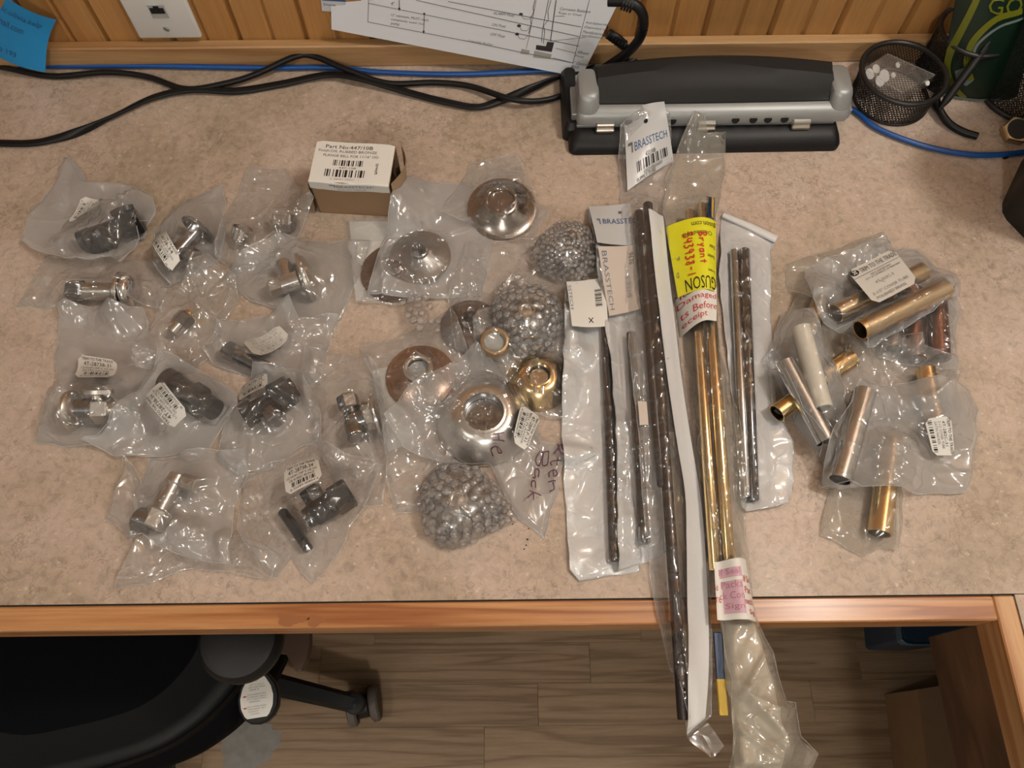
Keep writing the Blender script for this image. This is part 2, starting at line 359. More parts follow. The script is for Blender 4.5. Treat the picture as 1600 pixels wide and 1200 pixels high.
# ------------------------------------------------------------------ print on surfaces
_tx = {}
def text_mesh(body):
    if body not in _tx:
        cu = bpy.data.curves.new('t', 'FONT'); cu.body = body; cu.resolution_u = 2
        ob = bpy.data.objects.new('t', cu); COL.objects.link(ob); bpy.context.view_layer.update()
        me = bpy.data.meshes.new_from_object(ob)
        v = np.array([q.co[:2] for q in me.vertices]); f = [tuple(p.vertices) for p in me.polygons]
        bpy.data.objects.remove(ob); bpy.data.meshes.remove(me); bpy.data.curves.remove(cu)
        if len(v): v = v - v.min(0)
        _tx[body] = (v, f)
    return _tx[body]
BAR = [1, 1, 2, 1, 1, 3, 1, 2, 3, 1, 2, 2, 1, 1, 3, 2, 1, 1, 2, 3, 1, 2, 1, 1, 3, 1, 1, 2]
def printed(parent, name, S, mat, items, nu=8, nv=6, eps=0.00035, base=True, label=None, dbl=False):
    """S(u,v)->(n,3): a sheet, u to the reader's right, v down; items are flat marks on it"""
    o = parent
    u, v = np.meshgrid(np.linspace(0, 1, nu + 1), np.linspace(0, 1, nv + 1))
    if base:
        X = S(u.ravel(), v.ravel()).reshape(nv + 1, nu + 1, 3)
        if name == 'label':
            X = X.copy(); X[0, 0] = (X[0, 1] + X[1, 0]) / 2; X[0, -1] = (X[0, -2] + X[1, -1]) / 2; X[-1, 0] = (X[-1, 1] + X[-2, 0]) / 2; X[-1, -1] = (X[-1, -2] + X[-2, -1]) / 2
        o = MB().grid(X).obj(name, mat, parent, sharp=None)
        if label: o['label'] = label
    by = {}
    e = 1e-3
    W_ = np.linalg.norm(S(np.array([1.0]), np.array([.5])) - S(np.array([0.0]), np.array([.5])))
    H_ = np.linalg.norm(S(np.array([.5]), np.array([1.0])) - S(np.array([.5]), np.array([0.0])))
    def put(uv, f, m, lift=1.0):
        uv = np.asarray(uv, float); p = S(uv[:, 0], uv[:, 1])
        nu_ = S(uv[:, 0] + e, uv[:, 1]) - S(uv[:, 0] - e, uv[:, 1]); nv_ = S(uv[:, 0], uv[:, 1] - e) - S(uv[:, 0], uv[:, 1] + e)
        nn = np.cross(nu_, nv_); nn /= np.linalg.norm(nn, axis=1, keepdims=True) + 1e-15
        by.setdefault(m, MB()).add(p + nn * eps * lift, f)
    for it in items:
        k = it[0]
        if k == 't':      # text, u, v(centre), height(v units), width(u units), mat
            _, body, uu, vv, hv, wu, m = it[:7]
            x, f = text_mesh(body)
            if not len(x): continue
            mx = x.max(0)
            uv = np.stack([uu + x[:, 0] / mx[0] * wu, vv + hv / 2 - x[:, 1] / mx[1] * hv], 1)
            put(uv, f, m, 1.0 if len(it) < 8 else it[7])
        elif k == 'r':
            _, u0, v0, u1, v1, m = it[:6]
            n = 17; us = np.linspace(u0, u1, n); q = [(a, b) for a in us for b in (v0, v1)]
            put(q, [(2 * i, 2 * i + 1, 2 * i + 3, 2 * i + 2) for i in range(n - 1)], m, 1.0 if len(it) < 7 else it[6])
        elif k == 'bar':  # barcode u0 v0 u1 v1
            _, u0, v0, u1, v1, m = it
            tot = sum(BAR) * 1.0; x = u0
            for i, b in enumerate(BAR):
                w = b / tot * (u1 - u0)
                if i % 2 == 0: put([(x, v0), (x, v1), (x + w * .9, v1), (x + w * .9, v0)], [(0, 1, 2, 3)], m)
                x += w
        elif k == 's':    # stroke: points, width(m), mat
            _, pts, w, m = it[:4]
            p = np.asarray(pts, float); sc = np.array([W_, H_])
            if len(it) > 4 and it[4]: p = spline(p, 6)
            q = p * sc; n = len(q); L = []
            for i in range(n):
                t = q[min(i + 1, n - 1)] - q[max(i - 1, 0)]; t = t / (np.linalg.norm(t) + 1e-12)
                nrm = np.array([-t[1], t[0]]) * w / 2
                L += [(q[i] + nrm) / sc, (q[i] - nrm) / sc]
            put(L, [(2 * i, 2 * i + 1, 2 * i + 3, 2 * i + 2) for i in range(n - 1)], m)
        elif k == 'p':    # polygon
            put(it[1], [tuple(range(len(it[1])))], it[2], 1.0 if len(it) < 4 else it[3])
        elif k == 'c':    # ring / disc  u v r(m) ri(m)
            _, uu, vv, r, ri, m = it[:6]
            a = np.linspace(0, 2 * math.pi, 19)
            q = [(uu + rr * math.cos(t) / W_, vv + rr * math.sin(t) / H_) for t in a for rr in (r, max(ri, 1e-6))]
            put(q, [(2 * i, 2 * i + 1, 2 * i + 3, 2 * i + 2) for i in range(18)], m, 1.0 if len(it) < 7 else it[6])
    for m, b in by.items():
        q = b.obj('print', m, o if base else parent, smooth=False); q['kind'] = 'stuff'
    return o
def bil(c):
    c = [np.asarray(q, float) for q in c]
    def S(u, v):
        u = np.asarray(u)[:, None]; v = np.asarray(v)[:, None]
        return (1 - v) * ((1 - u) * c[0] + u * c[1]) + v * ((1 - u) * c[3] + u * c[2])
    return S
# ================================================================== THE ROOM
YT = 0.712                     # front face of the wall trim where it meets the worktop
YW = YT + 0.013                # face of the pine boards
X0, X1, Y0, ZC = -2.1, 1.9, -2.6, 2.4
struct(MB().box((X0, Y0, -0.05), (X1, YW + 0.06, -0.012)).obj('floor', 'subfloor', smooth=False))
FLOOR = bpy.data.objects['floor']; WORLD[FLOOR] = np.zeros(3)
struct(MB().box((X0, Y0, ZC), (X1, YW + 0.06, ZC + 0.05)).obj('ceiling', 'ceiling_paint', smooth=False))
struct(MB().box((X0 - 0.05, Y0, 0), (X0, YW + 0.06, ZC)).obj('wall_left', 'wall_paint', smooth=False))
struct(MB().box((X1, Y0, 0), (X1 + 0.05, YW + 0.06, ZC)).obj('wall_right', 'wall_paint', smooth=False))
struct(MB().box((X0, Y0 - 0.05, 0), (X1, Y0, ZC)).obj('wall_front', 'wall_paint', smooth=False))
wb = struct(MB().box((X0, YW + 0.012, 0), (X1, YW + 0.06, ZC)).obj('wall_back', 'black_gap', smooth=False))
# tongue-and-groove pine boards, each its own piece
def link_copy(proto, parent, loc, name=None):
    c = proto.copy(); COL.objects.link(c); c.parent = parent; c.location = [float(q) for q in loc]
    return c
bw = 0.0745
g0 = PY(479, 62, YW)[0]
prof = [(-bw / 2, 0.0115), (-bw / 2, 0.006), (-bw / 2 + 0.004, 0.0), (-0.0035, 0.0), (0.0, 0.0032), (0.0035, 0.0), (bw / 2 - 0.004, 0.0), (bw / 2, 0.006), (bw / 2, 0.0115)]
pb = MB(); n = len(prof)
pb.add([(x, y, z) for z in (0.0, ZC - 0.002) for x, y in prof],
       [(i, (i + 1) % n, n + (i + 1) % n, n + i) for i in range(n)] + [tuple(range(n - 1, -1, -1)), tuple(range(n, 2 * n))])
board = None
k = -22
while g0 + (k + 1) * bw < X1:
    x = g0 + (k + 0.5) * bw
    if x - bw / 2 > X0:
        if board is None:
            board = pb.obj('board', 'pine_wall', wb, sharp=30); board.location = (x, YW, 0)
        else: link_copy(board, wb, (x, YW, 0))
    k += 1
zt = PY(700, 71, YT)[2]
tr = struct(MB().rbox((X0, YT, D), (X1, YW - 0.0003, zt), 0.0015).obj('trim_1', 'pine_trim'))
# floor planks (strip laminate), running left-right
pl = MB().rbox((0, 0, -0.0115), (0.4602, 0.0658, 0.0), 0.0003, seg=1).obj('plank', 'oak_floor', FLOOR)
first = True
yy = -0.62; row = 0
ys = P(600, 1137, -D)[1]
r0 = int(math.floor((ys + 0.62) / 0.066)); yy = ys - r0 * 0.066
while yy < 0.70:
    xx = -1.25 - (0.37 * row % 0.46) + 0.02
    while xx < 1.2:
        if first: pl.location = (xx, yy, 0); first = False
        else: link_copy(pl, FLOOR, (xx, yy, 0))
        xx += 0.4606
    yy += 0.066; row += 1
# a worn pale patch on the boards
rnd = np.random.default_rng(3)
def blob(cx, cy, rx, ry, n=40, jag=0.28, seed=1):
    g = np.random.default_rng(seed); a = np.linspace(0, 2 * math.pi, n, endpoint=False)
    r = 1 + jag * (g.random(n) - 0.5) + 0.2 * np.sin(3 * a + 1)
    return [(cx + rx * q * math.cos(t), cy + ry * q * math.sin(t)) for q, t in zip(r, a)]
c = P(385, 1165, -D)
MB().prism(blob(c[0], c[1], 0.045, 0.05, seed=4), 0.0001, 0.0004).obj('worn_patch', 'chalk_stain', FLOOR)
# ================================================================== DESK
YF = 0.110                     # laminate front line
XR = PY(1557, 957, 0.09)       # placeholder for the return's inner edge
xr = P(1557, 957)[0]; xr2 = P(1584, 924)[0]; yb = P(250, 984)[1]
DESK = thing('desk', 'built-in desk with stone-look laminate top and pine front edge', 'desk', (0, 0.4, 0))
top = MB(); top.box((-1.6, YF, D - 0.03), (1.5, YT + 0.02, D)); top.obj('worktop', 'stone_laminate', DESK, smooth=False)
MB().box((xr2, -0.9, D - 0.03), (1.5, YF - 0.0007, D)).obj('return_worktop', 'stone_laminate', DESK, smooth=False)
MB().box((-1.6, YF - 0.0014, D - 0.02), (1.5, YF, D - 0.0012)).obj('seam', 'black_gap', DESK, smooth=False)
e1 = MB().rbox((-1.6, yb, D - 0.036), (xr, YF - 0.0014, D + 0.0004), 0.0012).obj('front_edge', 'pine_edge', DESK)
# grain that starts at the part's own origin
e2 = MB().rbox((xr, -0.9, D - 0.036), (xr2 - 0.001, YF - 0.0014, D + 0.0004), 0.0012).obj('return_edge', 'pine_edge_pale', DESK)
for (x, y, r, s) in ((455, 968, 0.012, 5), (493, 970, 0.007, 6)):
    q = P(x, y, 0.0005)
    MB().prism(blob(q[0], q[1], r, 0.005, 24, seed=s), D + 0.00045, D + 0.0006).obj('stain', plain('edge_stain', (0.33, 0.13, 0.05), 0.4) if 'edge_stain' not in MATS else 'edge_stain', DESK, smooth=False)
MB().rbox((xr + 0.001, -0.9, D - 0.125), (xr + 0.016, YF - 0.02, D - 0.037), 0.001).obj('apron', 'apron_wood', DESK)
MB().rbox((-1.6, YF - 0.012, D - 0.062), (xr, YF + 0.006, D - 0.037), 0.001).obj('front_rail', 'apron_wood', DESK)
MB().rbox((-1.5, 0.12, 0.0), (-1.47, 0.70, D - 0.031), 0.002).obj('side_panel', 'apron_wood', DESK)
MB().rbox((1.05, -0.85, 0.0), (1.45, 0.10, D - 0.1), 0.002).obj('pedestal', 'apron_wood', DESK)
for (x, y, r) in ((826, 826, .0007), (824, 843, .0011), (822, 852, .0008), (819, 858, .0008), (801, 819, .0007), (798, 836, .0006), (783, 826, .0005), (1570, 246, .004)):
    q = P(x, y)
    MB().prism(blob(q[0], q[1], r, r * .7, 9, seed=int(x)), D, D + r * .5).obj('crumb', 'dark_plastic', DESK, smooth=False)
# ================================================================== ON THE WALL
# phone jack plate
a = PY(218, 61, YW - 0.006); b = PY(317, 61, YW - 0.006)
wj = b[0] - a[0]; M = np.eye(4)
JP = thing('phone_jack_plate', 'white phone jack wall plate screwed to the pine boards', 'wall plate', ((a[0] + b[0]) / 2, YW, a[2]))
hp = wj * 1.62
MB().rbox((a[0], YW - 0.0065, a[2]), (b[0], YW - 0.0002, a[2] + hp), 0.003, seg=3).obj('plate', 'white_plastic', JP)
q = PY(247, 18, YW - 0.0065)
jk = MB().rbox((q[0] - 0.009, YW - 0.0072, q[2] - 0.0085), (q[0] + 0.009, YW - 0.006, q[2] + 0.0085), 0.0004).obj('jack', 'jack_grey', JP)
MB().prism([(-.0075, -.002), (.0075, -.002), (.0075, .005), (.003, .005), (.003, .0075), (-.003, .0075), (-.003, .005), (-.0075, .005)], 0, 0.0004, frame((0, -1, 0), (q[0], YW - 0.0072, q[2]))).obj('opening', 'hole_black', jk, smooth=False)
q = PY(260, 45, YW - 0.0065)
sc_ = MB().lathe([(0.0036, 0), (0.0034, 0.0008), (0, 0.001)], frame((0, -1, 0), (q[0], YW - 0.0064, q[2])), 16).obj('screw', 'jack_grey', JP)
MB().box((-0.003, -0.0004, 0.001), (0.003, 0.0004, 0.0013), frame((0, -1, 0.0), (q[0], YW - 0.0066, q[2]), (1, 0, 1))).obj('slot', 'hole_black', sc_, smooth=False)
# sticky note leaning on the wall, held by the cords
br = P(71, 113, 0.012); tr_ = PY(88, 31, YW - 0.012); tl_ = PY(10, -4, YW - 0.03); bl_ = P(-12, 84, 0.03)
def note(u, v):
    p = bil([tl_, tr_, br, bl_])(u, v)
    p[:, 2] += 0.006 * np.sin(np.asarray(v) * math.pi); p[:, 1] -= 0.004 * np.sin(np.asarray(u) * math.pi); return p
NO = thing('sticky_note', 'bright blue sticky note with pencil writing leaning on the wall trim', 'note', br)
def hand(txt, u, v, h, w, m): return ('t', txt, u, v, h, w, m)
printed(NO, 'note_sheet', note, 'note_blue', [hand('ic.olivia.kelp', .02, .22, .13, .78, 'pencil_grey'), hand('mail.com', .02, .42, .12, .50, 'pencil_grey'), hand('op 193', .05, .86, .10, .40, 'pencil_grey'),
        ('s', [(0, .56), (1, .57)], .0005, 'pencil_grey')], 12, 12)
# the diagram sheet
pbr = P(908, 121, 0.003); pbl = PY(518, 46, YW - 0.010)
d1 = pbr - pbl
# plane through the lower edge and a point of the right edge near the wall
ptr = PY(968, 0, YW - 0.006)
nrm = np.cross(d1, ptr - pbr); nrm /= np.linalg.norm(nrm)
PX = lambda x, y: PPL(x, y, pbr, nrm)
ul = PX(514, -130); ur = PX(1033, -130)
DS = thing('diagram_sheet', 'white printed diagram sheet leaning on the wall behind the hole punch', 'paper', pbr)
Sd = bil([ul, ur, pbr, pbl])
_A = np.stack([ur - ul, pbl - ul], 1)
def duv(x, y):
    """pixel -> u,v of the sheet (bilinear inverse by iteration)"""
    p = PX(x, y); uv = np.array([.5, .5])
    for _ in range(30):
        r = p - Sd(np.array([uv[0]]), np.array([uv[1]]))[0]
        e = 1e-4; J = np.stack([(Sd(np.array([uv[0] + e]), np.array([uv[1]]))[0] - Sd(np.array([uv[0]]), np.array([uv[1]]))[0]) / e,
                                (Sd(np.array([uv[0]]), np.array([uv[1] + e]))[0] - Sd(np.array([uv[0]]), np.array([uv[1]]))[0]) / e], 1)
        uv = uv + np.linalg.lstsq(J, r, rcond=None)[0]
    return tuple(uv)
I = []
def dl(*pts, w=0.0006, m='ink_grey'): I.append(('s', [duv(*p) for p in pts], w, m))
def dt(txt, x, y, wpx, hpx=5.5, m='ink_grey'):
    a_ = duv(x, y); b_ = duv(x + wpx, y + wpx * 0.21); c_ = duv(x, y + hpx)
    I.append(('t', txt, a_[0], a_[1], abs(c_[1] - a_[1]), b_[0] - a_[0], m))
def db(*pts, m='ink_black'): I.append(('p', [duv(*p) for p in pts], m))
dl((576, 0), (575, 34)); dl((575, 34), (740, 66), (895, 98)); dl((576, 5), (760, 42), (905, 72)); dl((650, 0), (905, 57)); dl((700, 2), (908, 42))
dl((624, 0), (624, 14), w=.0009); dl((663, 22), (662, 50), w=.0009)
for p in ((624, 14), (663, 22), (662, 50)): db((p[0] - 2, p[1] - 2), (p[0] + 2, p[1] - 2), (p[0], p[1] + 3))
dt('4"', 611, 5, 5); dt('12" minimum, MUST reach', 611, 23, 58, 4.5); dt('completely cover the', 611, 30, 50, 4.5); dt('pump', 611, 37, 13, 4.5)
dt('ALARM Float', 771, 20, 32, 4.5); dt('ON Float', 769, 38, 21, 4.5); dt('OFF Float', 766, 53, 23, 4.5); dt('Concrete Anchor', 732, 63, 38, 3.6)
for x, y in ((814, 22), (811, 40), (808, 53)):
    db(*[(x + 3.2 * math.cos(t), y + 2.4 * math.sin(t)) for t in np.linspace(0, 2 * math.pi, 10, endpoint=False)])
    dl((x, y), (x + 4, y + 7), (x + 12, y + 8), (x + 17, y + 2), w=.0005)
dl((838, 0), (826, 60), (822, 76), w=.0005); dl((836, 0), (833, 12), (834, 18), (829, 30), (830, 38), (826, 52), w=.0008)
dl((861, 0), (856, 18), (857, 30), (848, 42), (846, 66), w=.0007); dl((857, 0), (853, 20), (849, 38), (851, 50), (849, 68), w=.0007)
dl((869, 0), (860, 64), w=.0011)
db((838, 70), (853, 72), (855, 65), (866, 66), (862, 81), (837, 77))
for (x0, y0, x1, y1) in ((815, 76, 828, 85), (835, 79, 862, 92)):
    db((x0, y0), (x1, y0 + (x1 - x0) * .21), (x1 - 2, y1), (x0 - 2, y1 - (x1 - x0) * .1), m='ink_faint')
dl((921, 0), (895, 98)); dl((867, 25), (882, 25), w=.0004); dl((860, 64), (915, 58), w=.0004); dl((868, 75), (900, 83), w=.0004); dl((864, 90), (892, 97), w=.0004)
dt('Corrosion Resistant', 875, 13, 46, 4.5); dt('Rope or Chain', 873, 20, 34, 4.5)
dt('Anti-Siphon Hole', 915, 35, 37, 4.5); dt('(Dependent on', 913, 42, 33, 4.5); dt('Manufacturer', 911, 49, 30, 4.5); dt('specifications)', 909, 55, 32, 4.5)
dt('Effluent', 903, 81, 17, 4.5); dt('Pump', 899, 87, 13, 4.5); dt('6" Concrete', 895, 97, 26, 4.5); dt('Block', 893, 103, 12, 4.5)
printed(DS, 'sheet', Sd, 'paper_white', I, 8, 8, eps=0.0005)
# a second slip behind its upper left corner
c4 = [PY(498, -40, YW - 0.0012), PY(540, -40, YW - 0.0012), PY(540, 20, YW - 0.0012), PY(503, 17, YW - 0.0012)]
NS = thing('paper_slip', 'small printed slip on the wall behind the diagram sheet', 'paper', c4[3])
printed(NS, 'slip_sheet', bil(c4), 'paper_white', [('r', 0.05, .62, 1, .70, 'ink_blue'), ('t', 'State', .08, .80, .07, .5, 'ink_blue'), ('t', 'We', .5, .92, .06, .3, 'ink_black')], 2, 2)
# ================================================================== CORDS
def cord(name, label, pts, r, mat, flat=1.0, tw=None, n=10, hz=None, group=None, two=False):
    w = np.array([P(p[0], p[1], p[2]) for p in pts]); w = spline(w, n)
    t = None if tw is None else spline(np.array([[q, 0, 0] for q in tw], float), n)[:, 0]
    o = MB().tube(w, r, 12, True, flat, t).obj(name, mat, None, origin=w[0], sharp=60)
    return tag(o, label, 'cord', group)
cord('network_cable', 'bright blue network cable running along the wall and the desk corner',
     [(-40, 101, .004), (80, 103, .004), (230, 103, .004), (400, 106, .004), (520, 106, .004), (600, 113, .004), (720, 116, .004), (850, 111, .004), (950, 112, .004), (1100, 118, .004), (1240, 128, .004), (1330, 170, .004), (1370, 200, .004), (1440, 227, .004), (1510, 241, .004), (1570, 241, .004), (1640, 232, .004)], 0.0030, 'cord_blue', n=8)
cord('power_cord', 'upper black power cord curving over the blue cable along the wall',
     [(-40, 100, .004), (0, 104, .004), (80, 119, .004), (165, 113, .006), (230, 120, .004), (290, 139, .004), (350, 131, .006), (400, 116, .009), (460, 89, .016), (490, 88, .016), (545, 110, .012), (605, 130, .006), (680, 129, .005), (735, 135, .006), (800, 155, .012), (850, 157, .006), (900, 140, .004), (950, 115, .004), (1000, 88, .006)], 0.0034, 'cord_black', n=8)
cord('flat_power_cord', 'flat black twin power cord twisting across the back of the desk',
     [(-40, 222, .003), (40, 224, .003), (85, 217, .004), (130, 203, .005), (180, 180, .005), (240, 152, .005), (300, 140, .005), (370, 142, .004), (440, 131, .004), (510, 117, .006), (560, 122, .009), (640, 145, .004), (700, 160, .004), (745, 167, .004), (780, 158, .005), (830, 138, .010), (880, 118, .006), (930, 105, .004)], 0.0046, 'cord_black', 0.5,
     [0, 0, .2, 1.2, 2.4, 3.0, 3.1, 3.3, 3.2, 3.1, 3.1, 3.1, 3.1, 3.0, 3.4, 4.2, 5.2, 6.2], 8)
# thick black plug lead looping behind the punch
pts = [PY(950, 2, YW - 0.04), PY(985, 4, YW - 0.045), PY(1004, 22, YW - 0.05), PY(1003, 52, YW - 0.05), PY(985, 78, YW - 0.04), PY(955, 100, YW - 0.035), PY(935, 112, YW - 0.03)]
PLG = thing('plug_lead', 'thick black plug lead looping out from behind the diagram sheet', 'cord', P(960, 98))
MB().tube(spline(np.array(pts), 8), 0.0052, 12).obj('lead', 'cord_black', PLG)
def ribs(a, b, n, r, name, par):
    a, b = np.asarray(a), np.asarray(b); m = MB()
    for i in range(n):
        t0 = a + (b - a) * (i + .1) / n; L = np.linalg.norm(b - a) / n * .65
        m.lathe([(0, 0), (r, 0), (r, L), (0, L)], frame(b - a, t0), 14)
    m.obj(name, 'cord_black', par)
ribs(PY(972, 3, YW - .043), PY(990, 9, YW - .046), 4, 0.0075, 'strain_relief', PLG)
pts2 = [PY(950, 52, YW - .025), PY(965, 58, YW - .028), PY(977, 72, YW - .03), PY(979, 95, YW - .03), PY(975, 112, YW - .03)]
PL2 = thing('thin_plug_lead', 'thinner grey-black lead beside the thick plug lead', 'cord', P(978, 110))
MB().tube(spline(np.array(pts2), 8), 0.0036, 12).obj('lead', 'cord_black', PL2)
ribs(pts2[0], pts2[2], 6, 0.0056, 'strain_relief', PL2)
# ================================================================== HOLE PUNCH
pa = P(889, 243); pbq = P(1311, 236)
ux = (pbq - pa) / np.linalg.norm(pbq - pa); LP_ = np.linalg.norm(pbq - pa)
uy = np.array([-ux[1], ux[0], 0])
MP = np.eye(4); MP[:3, 0] = ux; MP[:3, 1] = uy; MP[:3, 3] = pa
HP = thing('hole_punch', 'silver and black three-hole paper punch on the back of the desk', 'hole punch', pa)
def loc(x, y, z): return tf(MP, [(x, y, z)])[0]
def pxl(px, py, h):      # pixel at height h -> punch local x,y
    w = P(px, py, h) - pa; return np.dot(w, ux), np.dot(w, uy)
bd = 0.105
# base: rounded, tapered tray
def rrect(x0, y0, x1, y1, r, n=5):
    out = []
    for cx, cy, a0 in ((x1 - r, y1 - r, 0), (x0 + r, y1 - r, 90), (x0 + r, y0 + r, 180), (x1 - r, y0 + r, 270)):
        for t in range(n + 1):
            a_ = math.radians(a0 + 90 * t / n); out.append((cx + r * math.cos(a_), cy + r * math.sin(a_)))
    return out
def loft(m, rings, M):
    n = len(rings[0]); v = [p for r in rings for p in r]; f = []
    for i in range(len(rings) - 1):
        f += [(i * n + t, i * n + (t + 1) % n, (i + 1) * n + (t + 1) % n, (i + 1) * n + t) for t in range(n)]
    f += [tuple(range(n - 1, -1, -1)), tuple((len(rings) - 1) * n + t for t in range(n))]
    m.add(tf(M, v), f)
def ring(x0, y0, x1, y1, r, z): return [(x, y, z) for x, y in rrect(x0, y0, x1, y1, r)]
m = MB(); loft(m, [ring(0, 0, LP_, bd, .008, 0), ring(0, 0, LP_, bd, .008, .006), ring(.002, .004, LP_ - .002, bd, .008, .012), ring(.006, .016, LP_ - .006, bd - .002, .008, .018)], MP)
m.obj('base', 'punch_black', HP)
m = MB(); loft(m, [ring(-.006, .02, .012, bd + .004, .006, 0), ring(-.005, .02, .012, bd + .003, .006, .016), ring(-.002, .025, .01, bd, .005, .022)], MP); m.obj('end_cap', 'punch_black', HP)
# metal plate with holes
mz = .0185
m = MB(); m.rbox((.008, .022, mz - .001), (LP_ - .008, bd - .01, mz + .003), .0008, MP); m.obj('steel_bed', 'punch_silver', HP)
# silver body: low front ledge with two raised ends that hold the grip
x0, _ = pxl(902, 190, .032); x1, _ = pxl(1328, 175, .032)
bz0, bz1 = .024, .054
y_front = pxl(1100, 187, .03)[1]; dep = .054
m = MB()
loft(m, [ring(x0, y_front, x1, y_front + dep, .007, bz0), ring(x0, y_front, x1, y_front + dep, .007, bz0 + .008), ring(x0 + .001, y_front + .003, x1 - .001, y_front + dep, .008, bz0 + .013), ring(x0 + .004, y_front + .010, x1 - .004, y_front + dep - .002, .008, bz0 + .016)], MP)
for xa, xb in ((x0, x0 + .024), (x1 - .024, x1)):
    loft(m, [ring(xa, y_front + .001, xb, y_front + dep, .008, bz0 + .002), ring(xa + .0005, y_front + .003, xb - .0005, y_front + dep, .009, bz0 + .014), ring(xa + .001, y_front + .009, xb - .001, y_front + dep - .001, .009, bz1 - .005), ring(xa + .002, y_front + .011, xb - .002, y_front + dep - .002, .008, bz1 - .002), ring(xa + .005, y_front + .015, xb - .005, y_front + dep - .005, .006, bz1)], MP)
m.obj('shell', 'punch_silver', HP)
m = MB(); m.rbox((x0 + .004, y_front + .004, mz), (x1 - .004, y_front + .04, bz0 + .002), .001, MP); m.obj('inner_frame', 'punch_silver', HP)
gx0, gx1 = x0 + .018, x1 - .017
ng = 28
def archz(x): return 1 - ((x - (gx0 + gx1) / 2) / ((gx1 - gx0) / 2)) ** 2
def grip(off, yf, yfa, yb_, yba, zf, zfa, zb_, zba):
    xs = np.linspace(gx0 + off, gx1 - off, ng)
    return [(x, y_front + yf + yfa * archz(x), zf + zfa * archz(x)) for x in xs] + [(x, y_front + yb_ + yba * archz(x), zb_ + zba * archz(x)) for x in xs[::-1]]
m = MB(); loft(m, [grip(.010, .014, 0, dep - .004, .004, bz0 + .010, 0, bz0 + .010, 0), grip(.006, .0135, -.001, dep - .002, .004, bz0 + .018, 0, bz0 + .022, 0), grip(0, .016, .004, dep, .006, bz1 - .012, .009, bz1 - .004, .004), grip(.001, .019, .005, dep, .006, bz1 - .008, .009, bz1, .006), grip(.004, .034, .006, dep - .006, .006, bz1 + .002, .007, bz1 + .003, .007)], MP)
m.obj('grip', 'punch_grip', HP, sharp=24)
# clips and punch holes along the front
for px in (947, 1107, 1257):
    xx = pxl(px, 195, .03)[0]
    m = MB(); m.rbox((xx - .010, y_front - .004, mz + .002), (xx + .010, y_front + .004, mz + .010), .0012, MP); m.rbox((xx - .010, y_front - .006, mz - .001), (xx + .010, y_front - .001, mz + .004), .001, MP)
    m.obj('punch_guide', 'satin_nickel', HP)
for px in (982, 1051, 1150, 1178, 1201, 1227):
    xx = pxl(px, 188, .03)[0]
    MB().lathe([(.0042, -.0004), (.0042, .0006), (0, .0006)], frame(-uy + np.array([0, 0, .3]), loc(xx, y_front, bz0 + .005)), 14).obj('hole', 'hole_black', HP)
for xx in (x0 - .001, x1 + .001):
    m = MB(); m.rbox((xx - .004, y_front + .01, mz - .002), (xx + .004, y_front + .05, bz0 + .006), .001, MP); m.obj('hinge_plate', 'punch_silver', HP)
# ================================================================== CARTON
fl = P(500, 332); fr_ = P(620, 339)
ux = (fr_ - fl); WB = np.linalg.norm(ux); ux /= WB; uy = np.array([-ux[1], ux[0], 0])
# height so that the top front edge lies above the bottom front edge
best = min(np.linspace(.01, .08, 141), key=lambda h: abs(np.dot(P(550, 287, h) - fl, uy)))
hb = float(best); db_ = float(np.dot(P(552, 223, hb) - fl, uy))
CB = thing('carton', 'small brown carton with a white printed label on its lid', 'box', (fl + fr_) / 2)
MC = np.eye(4); MC[:3, 0] = ux; MC[:3, 1] = uy; MC[:3, 3] = fl
t_ = .0012
cw = WB * 0.985
m = MB()
for lo, hi in (((0, 0, 0), (cw, db_, t_)), ((0, 0, 0), (cw, t_, hb - .001)), ((0, db_ - t_, 0), (cw, db_, hb - .001)), ((0, 0, 0), (t_, db_, hb - .002))): m.box(lo, hi, MC)
m.obj('tray', 'cardboard', CB, smooth=False)
m = MB(); m.rbox((-.0005, -.0008, hb - .0014), (cw + .0005, db_, hb), .0004, MC, 1); m.obj('lid', 'cardboard', CB, smooth=False)
# bulging right side flap
fv = []
for i in range(9):
    t = i / 8
    for j in range(5):
        z = hb * j / 4
        fv.append((cw + .0015 + .011 * math.sin(t * math.pi * .9) * (0.55 + .45 * j / 4), db_ * t * .98 + .004, z * (.96)))
MB().grid(tf(MC, fv).reshape(9, 5, 3)).obj('side_flap', 'cardboard_edge', CB)
fv = [(-.001 - .004 * (1 - j / 4) * (1 - i / 4), -.002 + db_ * .8 * i / 4, hb * .95 * j / 4) for i in range(5) for j in range(5)]
MB().grid(tf(MC, fv).reshape(5, 5, 3)).obj('side_flap', 'cardboard', CB)
fd = .011
def boxlab(u, v):
    u = np.asarray(u, float); v = np.asarray(v, float); k = .82; out = np.zeros((len(u), 3))
    bend = .0008 * np.sin(u * 9 + 1)
    t = v / k
    out[:, 0] = cw * (.0 + 1.0 * u); out[:, 1] = np.where(v < k, db_ * .99 * (1 - t), -.0012); out[:, 2] = np.where(v < k, hb + .0005 + bend * .5, hb + .0004 - (v - k) / (1 - k) * fd + bend)
    return tf(MC, out)
